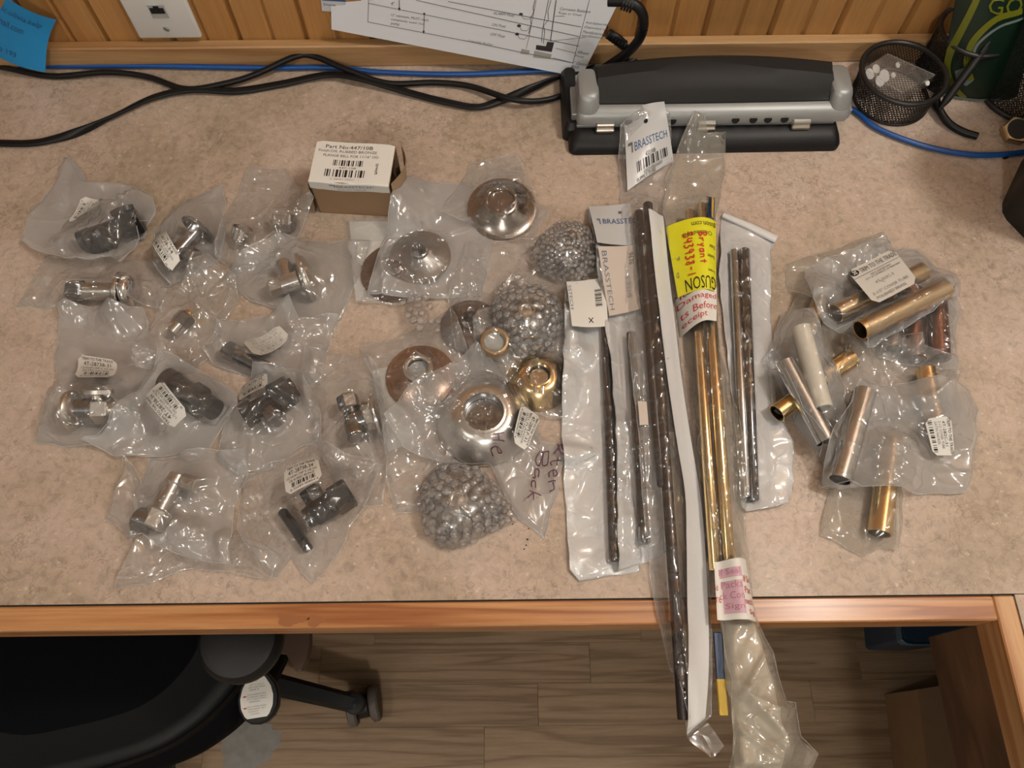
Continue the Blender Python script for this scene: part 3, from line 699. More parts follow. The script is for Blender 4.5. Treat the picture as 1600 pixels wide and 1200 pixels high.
# fold exactly at v = .82 by giving the grid enough rows
printed(CB, 'label', boxlab, 'label_white', [('t', 'Part No:447/10B', .13, .105, .07, .60, 'ink_black'), ('t', 'Finish:OIL RUBBED BRONZE', .05, .195, .05, .74, 'ink_grey'), ('t', 'FLANGE BELL FOR 11/16" OD', .12, .285, .05, .70, 'ink_grey'),
        ('bar', .26, .37, .65, .485, 'ink_black'), ('t', '447-10B', .34, .525, .035, .22, 'ink_grey'), ('bar', .18, .565, .70, .71, 'ink_black'), ('t', '0 28941 00521  1', .26, .755, .03, .36, 'ink_faint'),
        ('t', 'BRASSTECH', .34, .885, .055, .44, 'ink_slate'), ('p', [(.25, .86), (.325, .86), (.325, .91), (.31, .91), (.31, .88), (.25, .88)], 'ink_slate'), ('t', 'R', .80, .87, .03, .02, 'ink_slate'), ('t', 'Santa Ana, California', .35, .955, .035, .36, 'ink_slate'),
        ('t', '3', .80, .60, .05, .035, 'ink_black'), ('t', 'A', .80, .545, .05, .035, 'ink_black'), ('t', '2', .80, .49, .05, .035, 'ink_black'), ('t', '0', .80, .435, .05, .035, 'ink_black')], 12, 50, eps=0.0004)
# ================================================================== CORNER: mesh dish, cup, pouch, leads
def mesh_wall(r0, r1, h, nseg, nrow, wire, M, floor_=True):
    """diagonal wire mesh as thin crossing bars"""
    m = MB()
    for s in (1, -1):
        for i in range(nseg):
            pts = []
            for j in range(nrow + 1):
                a_ = 2 * math.pi * (i + s * j * .5) / nseg; r = r0 + (r1 - r0) * j / nrow
                pts.append((r * math.cos(a_), r * math.sin(a_), h * j / nrow))
            m.tube(tf(M, np.array(pts)), wire, 3, False)
    if floor_:
        for k in range(-12, 13):
            x = k / 13 * r0; L = math.sqrt(r0 * r0 - x * x)
            m.tube(tf(M, np.array([(x, -L, .0006), (x, L, .0006)])), wire, 3, False); m.tube(tf(M, np.array([(-L, x, .0008), (L, x, .0008)])), wire, 3, False)
    return m
bc = P(1390, 152); rb = (P(1447, 150)[0] - P(1332, 150)[0]) / 2
DI = thing('mesh_dish', 'low black wire-mesh clip dish at the back right of the desk', 'dish', bc)
Mx = np.eye(4); Mx[:3, 3] = bc
hd, rr = .036, rb * 1.09
w_ = mesh_wall(rb, rr, hd, 84, 14, .00042, Mx).obj('mesh', 'mesh_black', DI, sharp=None); w_['kind'] = 'stuff'
def torus(R, r, z, M, seg=48, k=10):
    return MB().lathe([(R + r * math.cos(t), z + r * math.sin(t)) for t in np.linspace(0, 2 * math.pi, k, endpoint=False)], M, seg, closed=True)
torus(rr, .0030, hd, Mx).obj('rim', 'mesh_black', DI); torus(rb, .0018, .0018, Mx).obj('base_ring', 'mesh_black', DI)
# clear plastic box of pins resting in the dish
cs = [P(1350, 107, .034), P(1387, 84, .034), P(1461, 117, .034), P(1410, 145, .034)]
PB = thing('pin_box', 'clear plastic box with white pins lying inside the mesh dish', 'box', bc + np.array([0, 0, .002]))
ctop = [q.copy() for q in cs]; 
m = MB(); v = [tuple(q) for q in ctop] + [(q[0], q[1], D + .018) for q in ctop]
v += [tuple(np.mean(ctop, 0) + (q - np.mean(ctop, 0)) * .96 - np.array([0, 0, .001])) for q in ctop]
m.add(v[:8], [(0, 3, 2, 1), (4, 5, 6, 7), (0, 1, 5, 4), (1, 2, 6, 5), (2, 3, 7, 6), (3, 0, 4, 7)]); m.obj('case', 'film_box', PB, smooth=False)
m = MB()
for i in range(4): m.tube(np.array([ctop[i], ctop[(i + 1) % 4]]), .0006, 4)
m.obj('lid_edge', 'film_box', PB)
for (x, y, r) in ((1358, 116, .006), (1368, 108, .005), (1381, 119, .007), (1374, 127, .006), (1395, 118, .003), (1402, 102, .003), (1448, 130, .003)):
    q = P(x, y, .027)
    MB().lathe([(0, 0), (r, 0), (r, .0012), (0, .0016)], frame((.4, -.5, 1), q), 16).obj('pin_head', 'white_plastic', PB)
# tall mesh pencil cup in the corner, cut by the frame
uc = P(1598, 196); uc[0] += .012; uc[1] += .048
CU = thing('mesh_cup', 'tall black wire-mesh pencil cup in the dark desk corner', 'cup', uc)
Mx = np.eye(4); Mx[:3, 3] = uc
w_ = mesh_wall(.046, .05, .105, 110, 38, .0004, Mx).obj('mesh', 'mesh_black', CU, sharp=None); w_['kind'] = 'stuff'
torus(.05, .003, .105, Mx).obj('rim', 'mesh_black', CU); torus(.047, .003, .003, Mx).obj('base_ring', 'mesh_black', CU)
q0 = P(1535, 140); 
CV = thing('mesh_tray', 'black wire-mesh tray wall between the pouch and the pencil cup', 'tray', q0)
Mx = np.eye(4); Mx[:3, 3] = uc + np.array([-.075, .03, 0])
w_ = mesh_wall(.036, .038, .06, 80, 22, .0004, Mx).obj('mesh', 'mesh_black', CV, sharp=None); w_['kind'] = 'stuff'
torus(.038, .0026, .06, Mx).obj('rim', 'mesh_black', CV); torus(.036, .0026, .0026, Mx).obj('base_ring', 'mesh_black', CV)
a_ = P(1467, 172, .012); b_ = P(1590, 8, .10)
PN = thing('black_pen', 'long black pen leaning diagonally from the dish to the pencil cup', 'pen', a_)
d_ = b_ - a_; L = np.linalg.norm(d_)
MB().lathe([(.0012, 0), (.0036, .008), (.0044, .012), (.0046, L * .6), (.0040, L), (0, L)], frame(d_, a_), 16).obj('barrel', 'dark_plastic', PN)
MB().rbox((-.0016, .0045, L * .55), (.0016, .0075, L * .9), .0006, frame(d_, a_)).obj('clip', 'dark_plastic', PN)
tag(MB().tube(spline(np.array([P(1462, 150, .012), P(1466, 168, .01), P(1482, 192, .006), P(1504, 206, .004), P(1527, 213, .004)]), 8), .0042, 12).obj('black_strap', 'cord_black', None, origin=P(1495, 200)), 'short curved black cord end beside the mesh dish', 'cord')
# green and yellow seed pouch leaning on the wall
pc = [PY(1505, -60, YW - .030), PY(1640, -60, YW - .030), PY(1590, 130, YT - .012), PY(1472, 120, YT - .014)]
pc[2] = P(1590, 150, .002); pc[3] = P(1466, 146, .002)
def pouch(u, v):
    p = bil(pc)(u, v); b = np.sin(np.clip(u, 0, 1) * math.pi) ** .7 * np.sin(np.clip(v, .02, 1) * math.pi * .9) ** .6
    p[:, 1] -= .018 * b; return p
PO = thing('glossy_pouch', 'dark green and yellow glossy pouch leaning on the wall in the corner', 'bag', (pc[2] + pc[3]) / 2)
printed(PO, 'pouch_front', pouch, 'pouch_green', [('s', [(.30, .0), (.10, .45), (.03, .70), (.10, .85), (.30, .98)], .006, 'pouch_yellow', True), ('s', [(.75, .28), (.45, .32), (.25, .48), (.22, .66), (.32, .80)], .006, 'pouch_yellow', True), ('s', [(.30, .18), (.6, .10), (.95, .16)], .005, 'pouch_yellow', True),
        ('s', [(.78, .33), (.50, .37), (.30, .50), (.27, .64)], .0025, 'pouch_pale', True), ('p', [(.12, .76), (.26, .68), (.34, .80), (.28, .86), (.16, .84)], 'pouch_pale'), ('t', 'GO', .34, .24, .10, .40, 'pouch_yellow'), ('r', .02, .975, .75, .998, 'pouch_pale')], 16, 16, eps=.0008)
MB().grid((lambda u, v: bil(pc)(u.ravel(), v.ravel()).reshape(9, 9, 3) + np.array([0, .0015, 0]))(*np.meshgrid(np.linspace(0, 1, 9), np.linspace(0, 1, 9)))).obj('pouch_back', 'pouch_green', PO)
# hex nut in the corner
q = P(1588, 203, .006); HN = thing('hex_nut', 'dull brass hex nut lying by the pencil cup', 'nut', q - np.array([0, 0, .006]))
MB().lathe([(.0075, 0), (.0075, .010), (.0145, .010), (.016, .0085), (.016, .0015), (.0145, 0)], frame((-.1, -.3, 1), q - np.array([0, 0, .005])), 6, closed=True).obj('ring', 'brass_soft', HN, sharp=20)
MB().lathe([(0, .001), (.0115, .001), (.0115, .0106), (0, .0106)], frame((-.1, -.3, 1), q - np.array([0, 0, .005])), 20).obj('insert', 'dark_plastic', HN)
# black device at the right edge
q = P(1566, 318); q2 = P(1592, 250); q3 = P(1600, 372)
BD = thing('black_device', 'black rounded plastic device at the right edge of the desk', 'device', q)
poly = [tuple(P(x, y)[:2]) for x, y in ((1612, 385), (1572, 343), (1566, 332), (1566, 318), (1570, 308), (1596, 252))] + [(.640, .590), (.665, .695), (1.0, .695), (1.0, .44)]  # unseen rear and full height are added to shade the desk corner
mm = MB(); pp = np.array(poly); c_ = pp.mean(0)
rings = [[(x, y, D) for x, y in pp], [(x, y, D + .34) for x, y in pp], [tuple(c_ + (p_ - c_) * .97) + (D + .35,) for p_ in pp], [tuple(c_ + (p_ - c_) * .90) + (D + .352,) for p_ in pp]]
loft(mm, [[r for r in ring_[::-1]] for ring_ in rings], np.eye(4)); mm.obj('housing', 'dark_plastic', BD)
mm = MB(); loft(mm, [[(c_[0] + (x - c_[0]) * .7, c_[1] + (y - c_[1]) * .7, D + .3515) for x, y in pp[::-1]], [(c_[0] + (x - c_[0]) * .66, c_[1] + (y - c_[1]) * .66, D + .356) for x, y in pp[::-1]]], np.eye(4)); mm.obj('top_panel', 'punch_grip', BD)
# ================================================================== UNDER THE DESK
ch = P(150, 1010, -D + .47)
CH = thing('office_chair', 'black office chair pushed under the left of the desk', 'chair', (ch[0], ch[1] - .0, 0))
zs = .47
def PF(px, py, z): return P(px, py, z - D)
# seat outline traced as its own rounded cushion
edge = [(435, 1030), (418, 1062), (385, 1105), (338, 1150), (262, 1194), (120, 1235), (-60, 1260), (-230, 1180), (-280, 1000), (-240, 860), (-60, 760), (180, 740), (350, 800), (430, 900), (448, 970)]
ep = np.array([PF(x, y, zs)[:2] for x, y in edge]); cc = ep.mean(0)
ep = spline(np.vstack([ep, ep[:1]]), 5)[:-1, :2] if False else np.array([q[:2] for q in spline(np.hstack([np.vstack([ep, ep[:1]]), np.zeros((len(ep) + 1, 1))]), 5)[:-1]])
def lo(sc, z): return [(cc[0] + (x - cc[0]) * sc, cc[1] + (y - cc[1]) * sc, z) for x, y in ep]
m = MB(); loft(m, [lo(.90, zs - .055), lo(.985, zs - .05), lo(1.0, zs - .02), lo(.985, zs), lo(.90, zs + .028)], np.eye(4)); m.obj('seat', 'chair_cloth', CH, sharp=None)
m = MB(); loft(m, [lo(.93, zs + .0205), lo(.86, zs + .036), lo(.80, zs + .034), lo(.5, zs + .026)], np.eye(4)); m.obj('cushion', 'chair_vinyl', CH, sharp=None)
m = MB(); loft(m, [lo(.5, zs - .09), lo(.86, zs - .07), lo(.92, zs - .05)], np.eye(4)); m.obj('seat_shell', 'chair_plastic', CH)
# armrest pad whose end shows beyond the desk edge
ac = PF(378, 1001, .66); ra = .0385
m = MB(); M_ = np.eye(4); M_[:3, 3] = ac
m.lathe([(0, -.012), (ra * .8, -.012), (ra, -.004), (ra, .006), (ra * .88, .013), (ra * .7, .015), (0, .015)], M_, 40, sy=1.0); m.obj('armrest_pad', 'chair_plastic', CH)
m = MB(); m.tube(np.array([ac + np.array([0, 0, -.01]), ac + np.array([-.01, .05, -.09]), np.array([ac[0] - .03, ac[1] + .07, zs - .03])]), .014, 12); m.obj('armrest_post', 'chair_plastic', CH)
# paddle lever beside the armrest
pz = .60
pd = [(436, 985), (486, 985), (486, 1008), (481, 1032), (472, 1048), (463, 1050), (456, 1036), (447, 1022), (428, 1020)]
MB().prism([tuple(PF(x, y, pz)[:2]) for x, y in pd][::-1], pz - .006, pz + .004, taper=.94).obj('paddle_lever', plain('paddle_brown', (.085, .05, .034), .5), CH)
# teardrop lever with its instruction label
lz = .50
tc_ = PF(404, 1093, lz); r_ = .0255
td = [(.0, 1.32), (.22, 1.22), (.55, .95), (.86, .55), (1.0, .1), (.95, -.35), (.72, -.72), (.38, -.94), (0, -1.0)]
td = td + [(-x, y) for x, y in td[-2:0:-1]]
mt = np.eye(4); th = math.radians(8); mt[:2, :2] = [[math.cos(th), -math.sin(th)], [math.sin(th), math.cos(th)]]; mt[:3, 3] = tc_
LV = MB(); LV.prism([(x * r_ * .88, y * r_) for x, y in td][::-1][::-1], -.008, .0, mt, 1.0); LV.prism([(x * r_ * .88, y * r_) for x, y in td], 0, .003, mt, .94)
LVo = LV.obj('lever', 'chair_plastic', CH)
# the white label as a printed sheet clipped to the teardrop: strips between left and right outline
tdn = np.array(td[:9]); 
def lab(u, v):
    u = np.asarray(u, float); v = np.asarray(v, float); y = 1.05 - v * 1.86
    hw = np.interp(y, tdn[::-1, 1], tdn[::-1, 0]) * .80
    return tf(mt, np.stack([(u * 2 - 1) * hw * r_ * .88 - .001, y * r_ * .90, np.full(len(u), .0034)], 1))
its = [('t', '!', .47, .09, .07, .05, 'ink_red')]
for i, tx in enumerate(('USE TO ADJUST', 'HEIGHT AND TENSION', 'SEAT', '', 'PUSH HANDLE DOWN', 'LOWER SEAT HEIGHT', 'FOR ADJUSTABLE', 'TENSION', '', 'PULL OUTSIDE HANDLE', 'FOR BACK TILT', 'PUSH IN TO', 'LOCK BACK')):
    if tx: its.append(('t', tx, .22 + (.04 if len(tx) < 10 else 0), .20 + i * .058, .030, .58 if len(tx) > 10 else .34, 'ink_grey'))
its += [('p', [(.06, .46), (.14, .435), (.14, .485)], 'ink_red'), ('r', .12, .45, .2, .47, 'ink_red'), ('p', [(.06, .74), (.14, .715), (.14, .765)], 'ink_red'), ('r', .12, .73, .2, .75, 'ink_red')]
printed(LVo, 'lever_label', lab, 'label_white', [], 10, 14) if False else None
sh = MB(); uu, vv = np.meshgrid(np.linspace(0, 1, 11), np.linspace(0, 1, 19)); sh.grid(lab(uu.ravel(), vv.ravel()).reshape(19, 11, 3))
LL = sh.obj('lever_label', 'label_white', LVo, sharp=None); LL['label'] = 'white teardrop instruction label'
by = printed(LVo, 'lever_print', lab, 'label_white', its, base=False, eps=.0004)
MB().tube(np.array([tf(mt, [(0, r_ * 1.2, -.004)])[0], tf(mt, [(-.004, r_ * 1.7, -.004)])[0], tf(mt, [(-.03, r_ * 2.8, -.004)])[0]]), .005, 10).obj('lever_arm', 'chair_plastic', CH)
# star base and casters
hub = np.array([ch[0], ch[1], .09])
l0 = PF(425, 1068, .085); l1 = PF(556, 1100, .075)
dirv = (l1 - l0); dirv[2] = 0; Ll = np.linalg.norm(l1 - l0); dirv /= np.linalg.norm(dirv)
hub = l1 - dirv * .31; hub[2] = .095
MB().lathe([(0, -.03), (.04, -.03), (.045, .0), (.035, .03), (.026, .035), (.026, zs - .16), (0, zs - .16)], frame((0, 0, 1), hub), 24).obj('gas_column', 'chair_plastic', CH)
for k in range(5):
    a0 = math.atan2(dirv[1], dirv[0]) + k * 2 * math.pi / 5
    dv = np.array([math.cos(a0), math.sin(a0), 0])
    tip = hub + dv * .31; tip[2] = .078
    pts = np.array([hub, hub + (tip - hub) * .5 + np.array([0, 0, .003]), tip])
    pr = MB()
    pp_ = []
    for i, (p_, w2) in enumerate(zip(spline(pts, 4), np.linspace(.021, .014, 9))):
        sx = np.array([-dv[1], dv[0], 0])
        pp_.append([p_ + sx * w2 + np.array([0, 0, -.012]), p_ + sx * w2 + np.array([0, 0, .004]), p_ + sx * w2 * .6 + np.array([0, 0, .011]), p_ - sx * w2 * .6 + np.array([0, 0, .011]), p_ - sx * w2 + np.array([0, 0, .004]), p_ - sx * w2 + np.array([0, 0, -.012])])
    loft(pr, pp_, np.eye(4)); lg = pr.obj('leg', 'chair_plastic', CH, sharp=40)
    MB().lathe([(0, -.014), (.015, -.014), (.0165, .0), (.0145, .006), (0, .0075)], frame((0, 0, 1), tip + np.array([0, 0, .004])), 20).obj('leg_tip', 'chair_plastic', lg)
    ca = frame(np.array([dv[0] * .75 - dv[1] * .35, dv[1] * .75 + dv[0] * .35, 0]), np.array([tip[0], tip[1], .029]) + dv * .004)
    MB().lathe([(0, -.012), (.016, -.012), (.019, -.008), (.019, .008), (.016, .012), (0, .012)], ca, 24).obj('caster_hood', 'chair_plastic', lg)
    for s in (-1, 1):
        MB().lathe([(0, -.007), (.025, -.007), (.0285, -.004), (.0285, .005), (.025, .008), (0, .008)], ca @ np.array([[1, 0, 0, 0], [0, 1, 0, 0], [0, 0, 1, s * .0185], [0, 0, 0, 1.]]), 28).obj('caster_wheel', 'caster_grey', lg)
# backrest, turned to the left of the seat
bx = ep[:, 0].min() + .02; by0 = cc[1]
G = np.zeros((9, 9, 3))
for i, u_ in enumerate(np.linspace(-1, 1, 9)):
    for j, w_ in enumerate(np.linspace(0, 1, 9)):
        hw_ = .21 * (1 - .25 * w_ ** 3)
        G[i, j] = (bx - .06 + .05 * u_ * u_ - .07 * w_, by0 + u_ * hw_, zs + .08 + .42 * w_)
mb_ = MB(); mb_.grid(G); mb_.grid((G - np.array([.035, 0, 0]))[::-1])
mb_.obj('backrest', 'chair_cloth', CH, sharp=None)
MB().tube(np.array([(bx + .1, by0, zs - .06), (bx - .09, by0, zs - .05), (bx - .12, by0, zs + .25)]), .02, 12).obj('back_bar', 'chair_plastic', CH)
# blue bin on the floor behind the apron
bq = [PF(x, y, .16) for x, y in ((1404, 960), (1408, 1000), (1415, 1006), (1428, 1008), (1500, 1008), (1540, 960), (1540, 900), (1404, 900))]
BN = thing('storage_tub', 'blue plastic storage tub on the floor below the return desk', 'tub', (np.mean([q[0] for q in bq]), np.mean([q[1] for q in bq]), 0))
pp = np.array([q[:2] for q in bq]); c_ = pp.mean(0)
def lb(s, z): return [tuple(c_ + (q - c_) * s) + (z,) for q in pp[::-1]]
m = MB(); loft(m, [lb(.80, .001), lb(.90, .145)], np.eye(4)); m.obj('tub', 'bin_blue', BN)
m = MB(); loft(m, [lb(1.0, .145), lb(1.0, .158), lb(.97, .160), lb(.93, .158), lb(.90, .152)], np.eye(4)); m.obj('lid', 'bin_rim', BN)
m = MB(); loft(m, [lb(.88, .1525), lb(.84, .1545)], np.eye(4)); m.obj('lid_panel', 'bin_blue', BN)
# brown cardboard box on the floor at the right
kq = [PF(x, y, .12) for x, y in ((1434, 1078), (1500, 1068), (1640, 1060), (1640, 1290), (1462, 1290))]
KB = thing('cardboard_box', 'dim brown cardboard box on the floor under the return desk', 'box', (np.mean([q[0] for q in kq]), np.mean([q[1] for q in kq]), 0))
pp = np.array([q[:2] for q in kq]); c_ = pp.mean(0)
m = MB(); loft(m, [[tuple(q) + (.0005,) for q in pp[::-1]], [tuple(q) + (.118,) for q in pp[::-1]]], np.eye(4)); m.obj('carton_body', 'cardboard', KB, smooth=False)
m = MB(); loft(m, [[tuple(c_ + (q - c_) * 1.01) + (.112,) for q in pp[::-1]], [tuple(c_ + (q - c_) * 1.01) + (.121,) for q in pp[::-1]]], np.eye(4)); m.obj('lid', 'cardboard', KB, smooth=False)
# ================================================================== PACKAGED FITTINGS: film is draped over what lies under it
GX0, GY0, GS = -0.62, -0.16, 0.0016
GW, GH = int(1.24 / GS), int(0.96 / GS)
HF = np.zeros((GW, GH))        # height above the worktop of everything laid down so far
def gi(p): return (np.asarray(p)[..., 0] - GX0) / GS, (np.asarray(p)[..., 1] - GY0) / GS
def hsample(F, x, y):
    a = np.clip((np.asarray(x) - GX0) / GS, 0, GW - 1.001); b = np.clip((np.asarray(y) - GY0) / GS, 0, GH - 1.001)
    i = a.astype(int); j = b.astype(int); u = a - i; v = b - j
    return (F[i, j] * (1 - u) + F[i + 1, j] * u) * (1 - v) + (F[i, j + 1] * (1 - u) + F[i + 1, j + 1] * u) * v
def rast(F, objs, low=False):
    """stamp the tops of mesh objects into the height field"""
    for o in objs:
        V = o_pts[o.name]; me = o.data; me.calc_loop_triangles()
        T = np.array([t.vertices[:] for t in me.loop_triangles])
        A, B, C = V[T[:, 0]], V[T[:, 1]], V[T[:, 2]]
        ar = np.linalg.norm(np.cross(B - A, C - A), axis=1) / 2
        n = np.clip((ar / (GS * GS) * 3).astype(int) + 1, 1, 400)
        idx = np.repeat(np.arange(len(T)), n); g = np.random.default_rng(1)
        r1 = np.sqrt(g.random(len(idx)))[:, None]; r2 = g.random(len(idx))[:, None]
        p = (1 - r1) * A[idx] + r1 * (1 - r2) * B[idx] + r1 * r2 * C[idx]
        p = np.vstack([p, V]); a, b = gi(p); a = np.round(a).astype(int); b = np.round(b).astype(int)
        ok = (a >= 0) & (a < GW) & (b >= 0) & (b < GH)
        (np.minimum if low else np.maximum).at(F, (a[ok], b[ok]), p[ok, 2] - D)
def cone(S, k, it):
    T = S.copy(); d1 = k * GS; d2 = d1 * 1.4142
    for _ in range(it):
        Q = T.copy()
        np.maximum(Q[1:], T[:-1] - d1, out=Q[1:]); np.maximum(Q[:-1], T[1:] - d1, out=Q[:-1])
        np.maximum(Q[:, 1:], T[:, :-1] - d1, out=Q[:, 1:]); np.maximum(Q[:, :-1], T[:, 1:] - d1, out=Q[:, :-1])
        np.maximum(Q[1:, 1:], T[:-1, :-1] - d2, out=Q[1:, 1:]); np.maximum(Q[:-1, :-1], T[1:, 1:] - d2, out=Q[:-1, :-1])
        np.maximum(Q[1:, :-1], T[:-1, 1:] - d2, out=Q[1:, :-1]); np.maximum(Q[:-1, 1:], T[1:, :-1] - d2, out=Q[:-1, 1:])
        if np.abs(Q - T).max() < 1e-6: break
        T = Q
    return T
def blur(F, n):
    for _ in range(n):
        G = np.pad(F, 1, mode='edge')
        F = (G[1:-1, 1:-1] * 4 + (G[2:, 1:-1] + G[:-2, 1:-1] + G[1:-1, 2:] + G[1:-1, :-2]) * 2 + G[2:, 2:] + G[:-2, :-2] + G[2:, :-2] + G[:-2, 2:]) / 16
    return F
def poly_sd(X, Y, poly):
    """signed distance (inside > 0) and nearest boundary point"""
    p = np.asarray(poly); best = np.full(X.shape, 1e9); nx = np.zeros(X.shape); ny = np.zeros(X.shape); ins = np.zeros(X.shape, bool)
    for i in range(len(p)):
        a, b = p[i], p[(i + 1) % len(p)]; d = b - a; L2 = d @ d + 1e-18
        t = np.clip(((X - a[0]) * d[0] + (Y - a[1]) * d[1]) / L2, 0, 1)
        qx = a[0] + t * d[0]; qy = a[1] + t * d[1]; e = np.hypot(X - qx, Y - qy)
        m = e < best; best = np.where(m, e, best); nx = np.where(m, qx, nx); ny = np.where(m, qy, ny)
        c = ((a[1] > Y) != (b[1] > Y)) & (X < (b[0] - a[0]) * (Y - a[1]) / (b[1] - a[1] + 1e-18) + a[0]); ins ^= c
    return np.where(ins, best, -best), nx, ny
def vnoise(X, Y, s, seed):
    g = np.random.default_rng(seed); n = 64; R = g.random((n, n))
    x = X / s + 100; y = Y / s + 100; i = np.floor(x).astype(int); j = np.floor(y).astype(int); u = x - i; v = y - j
    u = u * u * (3 - 2 * u); v = v * v * (3 - 2 * v); f = lambda a, b: R[a % n, b % n]
    return (f(i, j) * (1 - u) + f(i + 1, j) * u) * (1 - v) + (f(i, j + 1) * (1 - u) + f(i + 1, j + 1) * u) * v
def tri(X, Y, s, seed):
    """random heights on a triangle lattice, linear between: flat facets meeting in creases"""
    g = np.random.default_rng(seed); n = 64; R = g.random((n, n)); th = g.uniform(0, 3)
    x = (X * math.cos(th) + Y * math.sin(th)) / s + 50; y = (-X * math.sin(th) + Y * math.cos(th)) / s * 1.15 + 50; x = x + .5 * y
    i = np.floor(x).astype(int); j = np.floor(y).astype(int); u = x - i; v = y - j; f = lambda a, b: R[a % n, b % n]
    A, B_, C_, D_ = f(i, j), f(i + 1, j), f(i, j + 1), f(i + 1, j + 1)
    return np.where(u + v < 1, A + u * (B_ - A) + v * (C_ - A), D_ + (1 - u) * (C_ - D_) + (1 - v) * (B_ - D_))
def crumple(X, Y, cx, cy, seed, cell=0.016):
    """facets of crushed film, plus long sharp folds radiating from the contents"""
    g = np.random.default_rng(seed)
    wx = X + 0.010 * (vnoise(X, Y, .03, seed + 5) - .5); wy = Y + 0.010 * (vnoise(X, Y, .03, seed + 6) - .5)
    z = 0.0058 * tri(wx, wy, cell * 1.5, seed + 2) + 0.0026 * tri(wx, wy, cell * .6, seed + 3)
    for _ in range(16):
        a = g.uniform(0, 2 * math.pi); ox = cx + g.normal() * .025; oy = cy + g.normal() * .025
        ux_, uy_ = math.cos(a), math.sin(a); s = (X - ox) * ux_ + (Y - oy) * uy_; d = -(X - ox) * uy_ + (Y - oy) * ux_
        w = g.uniform(.0020, .0048)
        z += g.uniform(.0010, .0034) * np.clip(1 - np.abs(d) / w, 0, 1) * np.clip(s / .015, 0, 1) * np.clip(1.4 - s / .09, 0, 1)
    return z
def hsample_local(F, i0, j0, pts):
    a = np.clip((pts[:, 0] - GX0) / GS - i0, 0, F.shape[0] - 1).round().astype(int); b = np.clip((pts[:, 1] - GY0) / GS - j0, 0, F.shape[1] - 1).round().astype(int)
    return F[a, b]
SEED = [100]
def bag(name, label, outline, contents=(), mat='film_cloudy', hz=0.006, k=0.75, wr=1.0, ramp=0.011, lift=0.004, back=None, group='poly bags of plumbing parts', cell=0.016, cat='bag', maxh=None, jag=0.0012, soft=3):
    """a closed pouch of film draped over its contents and over the things below it"""
    global HF
    HB = blur(HF, 6)
    SEED[0] += 13; seed = SEED[0]; g = np.random.default_rng(seed)
    P0 = []
    for x, y in outline:
        q = P(x, y, hz)
        for _ in range(3): q = P(x, y, max(.002, .5 * hz + .7 * float(hsample(HB, q[0], q[1]))))
        P0.append(q[:2])
    poly = []
    for i in range(len(P0)):
        a, b = P0[i], P0[(i + 1) % len(P0)]; L = np.linalg.norm(b - a); n = max(1, int(L / .012))
        for t in range(n):
            q = a + (b - a) * t / n
            if t: q = q + g.normal(size=2) * jag
            poly.append(q)
    poly = np.array(poly)
    i0 = max(0, int((poly[:, 0].min() - GX0) / GS) - 3); i1 = min(GW, int((poly[:, 0].max() - GX0) / GS) + 5)
    j0 = max(0, int((poly[:, 1].min() - GY0) / GS) - 3); j1 = min(GH, int((poly[:, 1].max() - GY0) / GS) + 5)
    X, Y = np.meshgrid(GX0 + GS * np.arange(i0, i1), GY0 + GS * np.arange(j0, j1), indexing='ij')
    sd, nx, ny = poly_sd(X, Y, poly)
    Hs = HF[i0:i1, j0:j1].copy()
    C = np.full(HF.shape, -1.0); rast(C, contents); Cl = C[i0:i1, j0:j1]
    ins = sd > -0.004
    Hin = np.where(ins, Hs, 0)
    B = blur(cone(Hin, 1.1, 34), 2); B = np.maximum(B, Hin) + 0.0004
    if len(contents):
        Lw = np.full(HF.shape, 1.0); rast(Lw, contents, True)
        B = np.minimum(B, blur(-cone(-np.where(Lw[i0:i1, j0:j1] < .9, Lw[i0:i1, j0:j1], 1.0), 1.2, 30), 0) - .0008); B = np.maximum(B, .0002)
    S = np.maximum(B + 0.0006, np.where(ins, Cl, -1) + 0.0009)
    T = blur(cone(S, k, 56), soft); T = np.maximum(T, S)
    hot = Cl > 0
    cx, cy = (X[hot].mean(), Y[hot].mean()) if hot.any() else poly.mean(0)
    rp = np.clip(sd / ramp, 0, 1); rp = rp * rp * (3 - 2 * rp)
    cr = crumple(X, Y, cx, cy, seed, cell) * wr
    lf = lift * np.clip(vnoise(X, Y, .035, seed + 1) * 1.8 - .55, 0, 1.2) * np.clip(1 - sd / .03, 0, 1)
    B2 = B + lf
    T2 = B2 + 0.0005 + (T - B) * rp + cr * np.clip(sd / .004, 0.15, 1)
    T2 = np.maximum(T2, np.where(ins, Cl, -1) + 0.0009)
    B2 = np.where(Cl > 0, B, B2)
    root = thing(name, label, cat, (poly[:, 0].mean(), poly[:, 1].mean(), D + float(np.min(B2[sd > 0]))), group)
    # quads with at least one inner vertex; outer vertices slide onto the outline
    inn = sd > 0
    use = inn[:-1, :-1] | inn[1:, :-1] | inn[:-1, 1:] | inn[1:, 1:]
    vx = np.where(inn, X, nx); vy = np.where(inn, Y, ny)
    need = np.zeros(inn.shape, bool)
    for a in (0, 1):
        for b in (0, 1): need[a:need.shape[0] - 1 + a, b:need.shape[1] - 1 + b] |= use
    ids = -np.ones(inn.shape, int); ids[need] = np.arange(need.sum())
    ii, jj = np.where(use)
    q = np.stack([ids[ii, jj], ids[ii + 1, jj], ids[ii + 1, jj + 1], ids[ii, jj + 1]], 1)
    top = np.stack([vx[need], vy[need], D + T2[need]], 1); bot = np.stack([vx[need], vy[need], D + np.minimum(B2, T2 - .0002)[need]], 1)
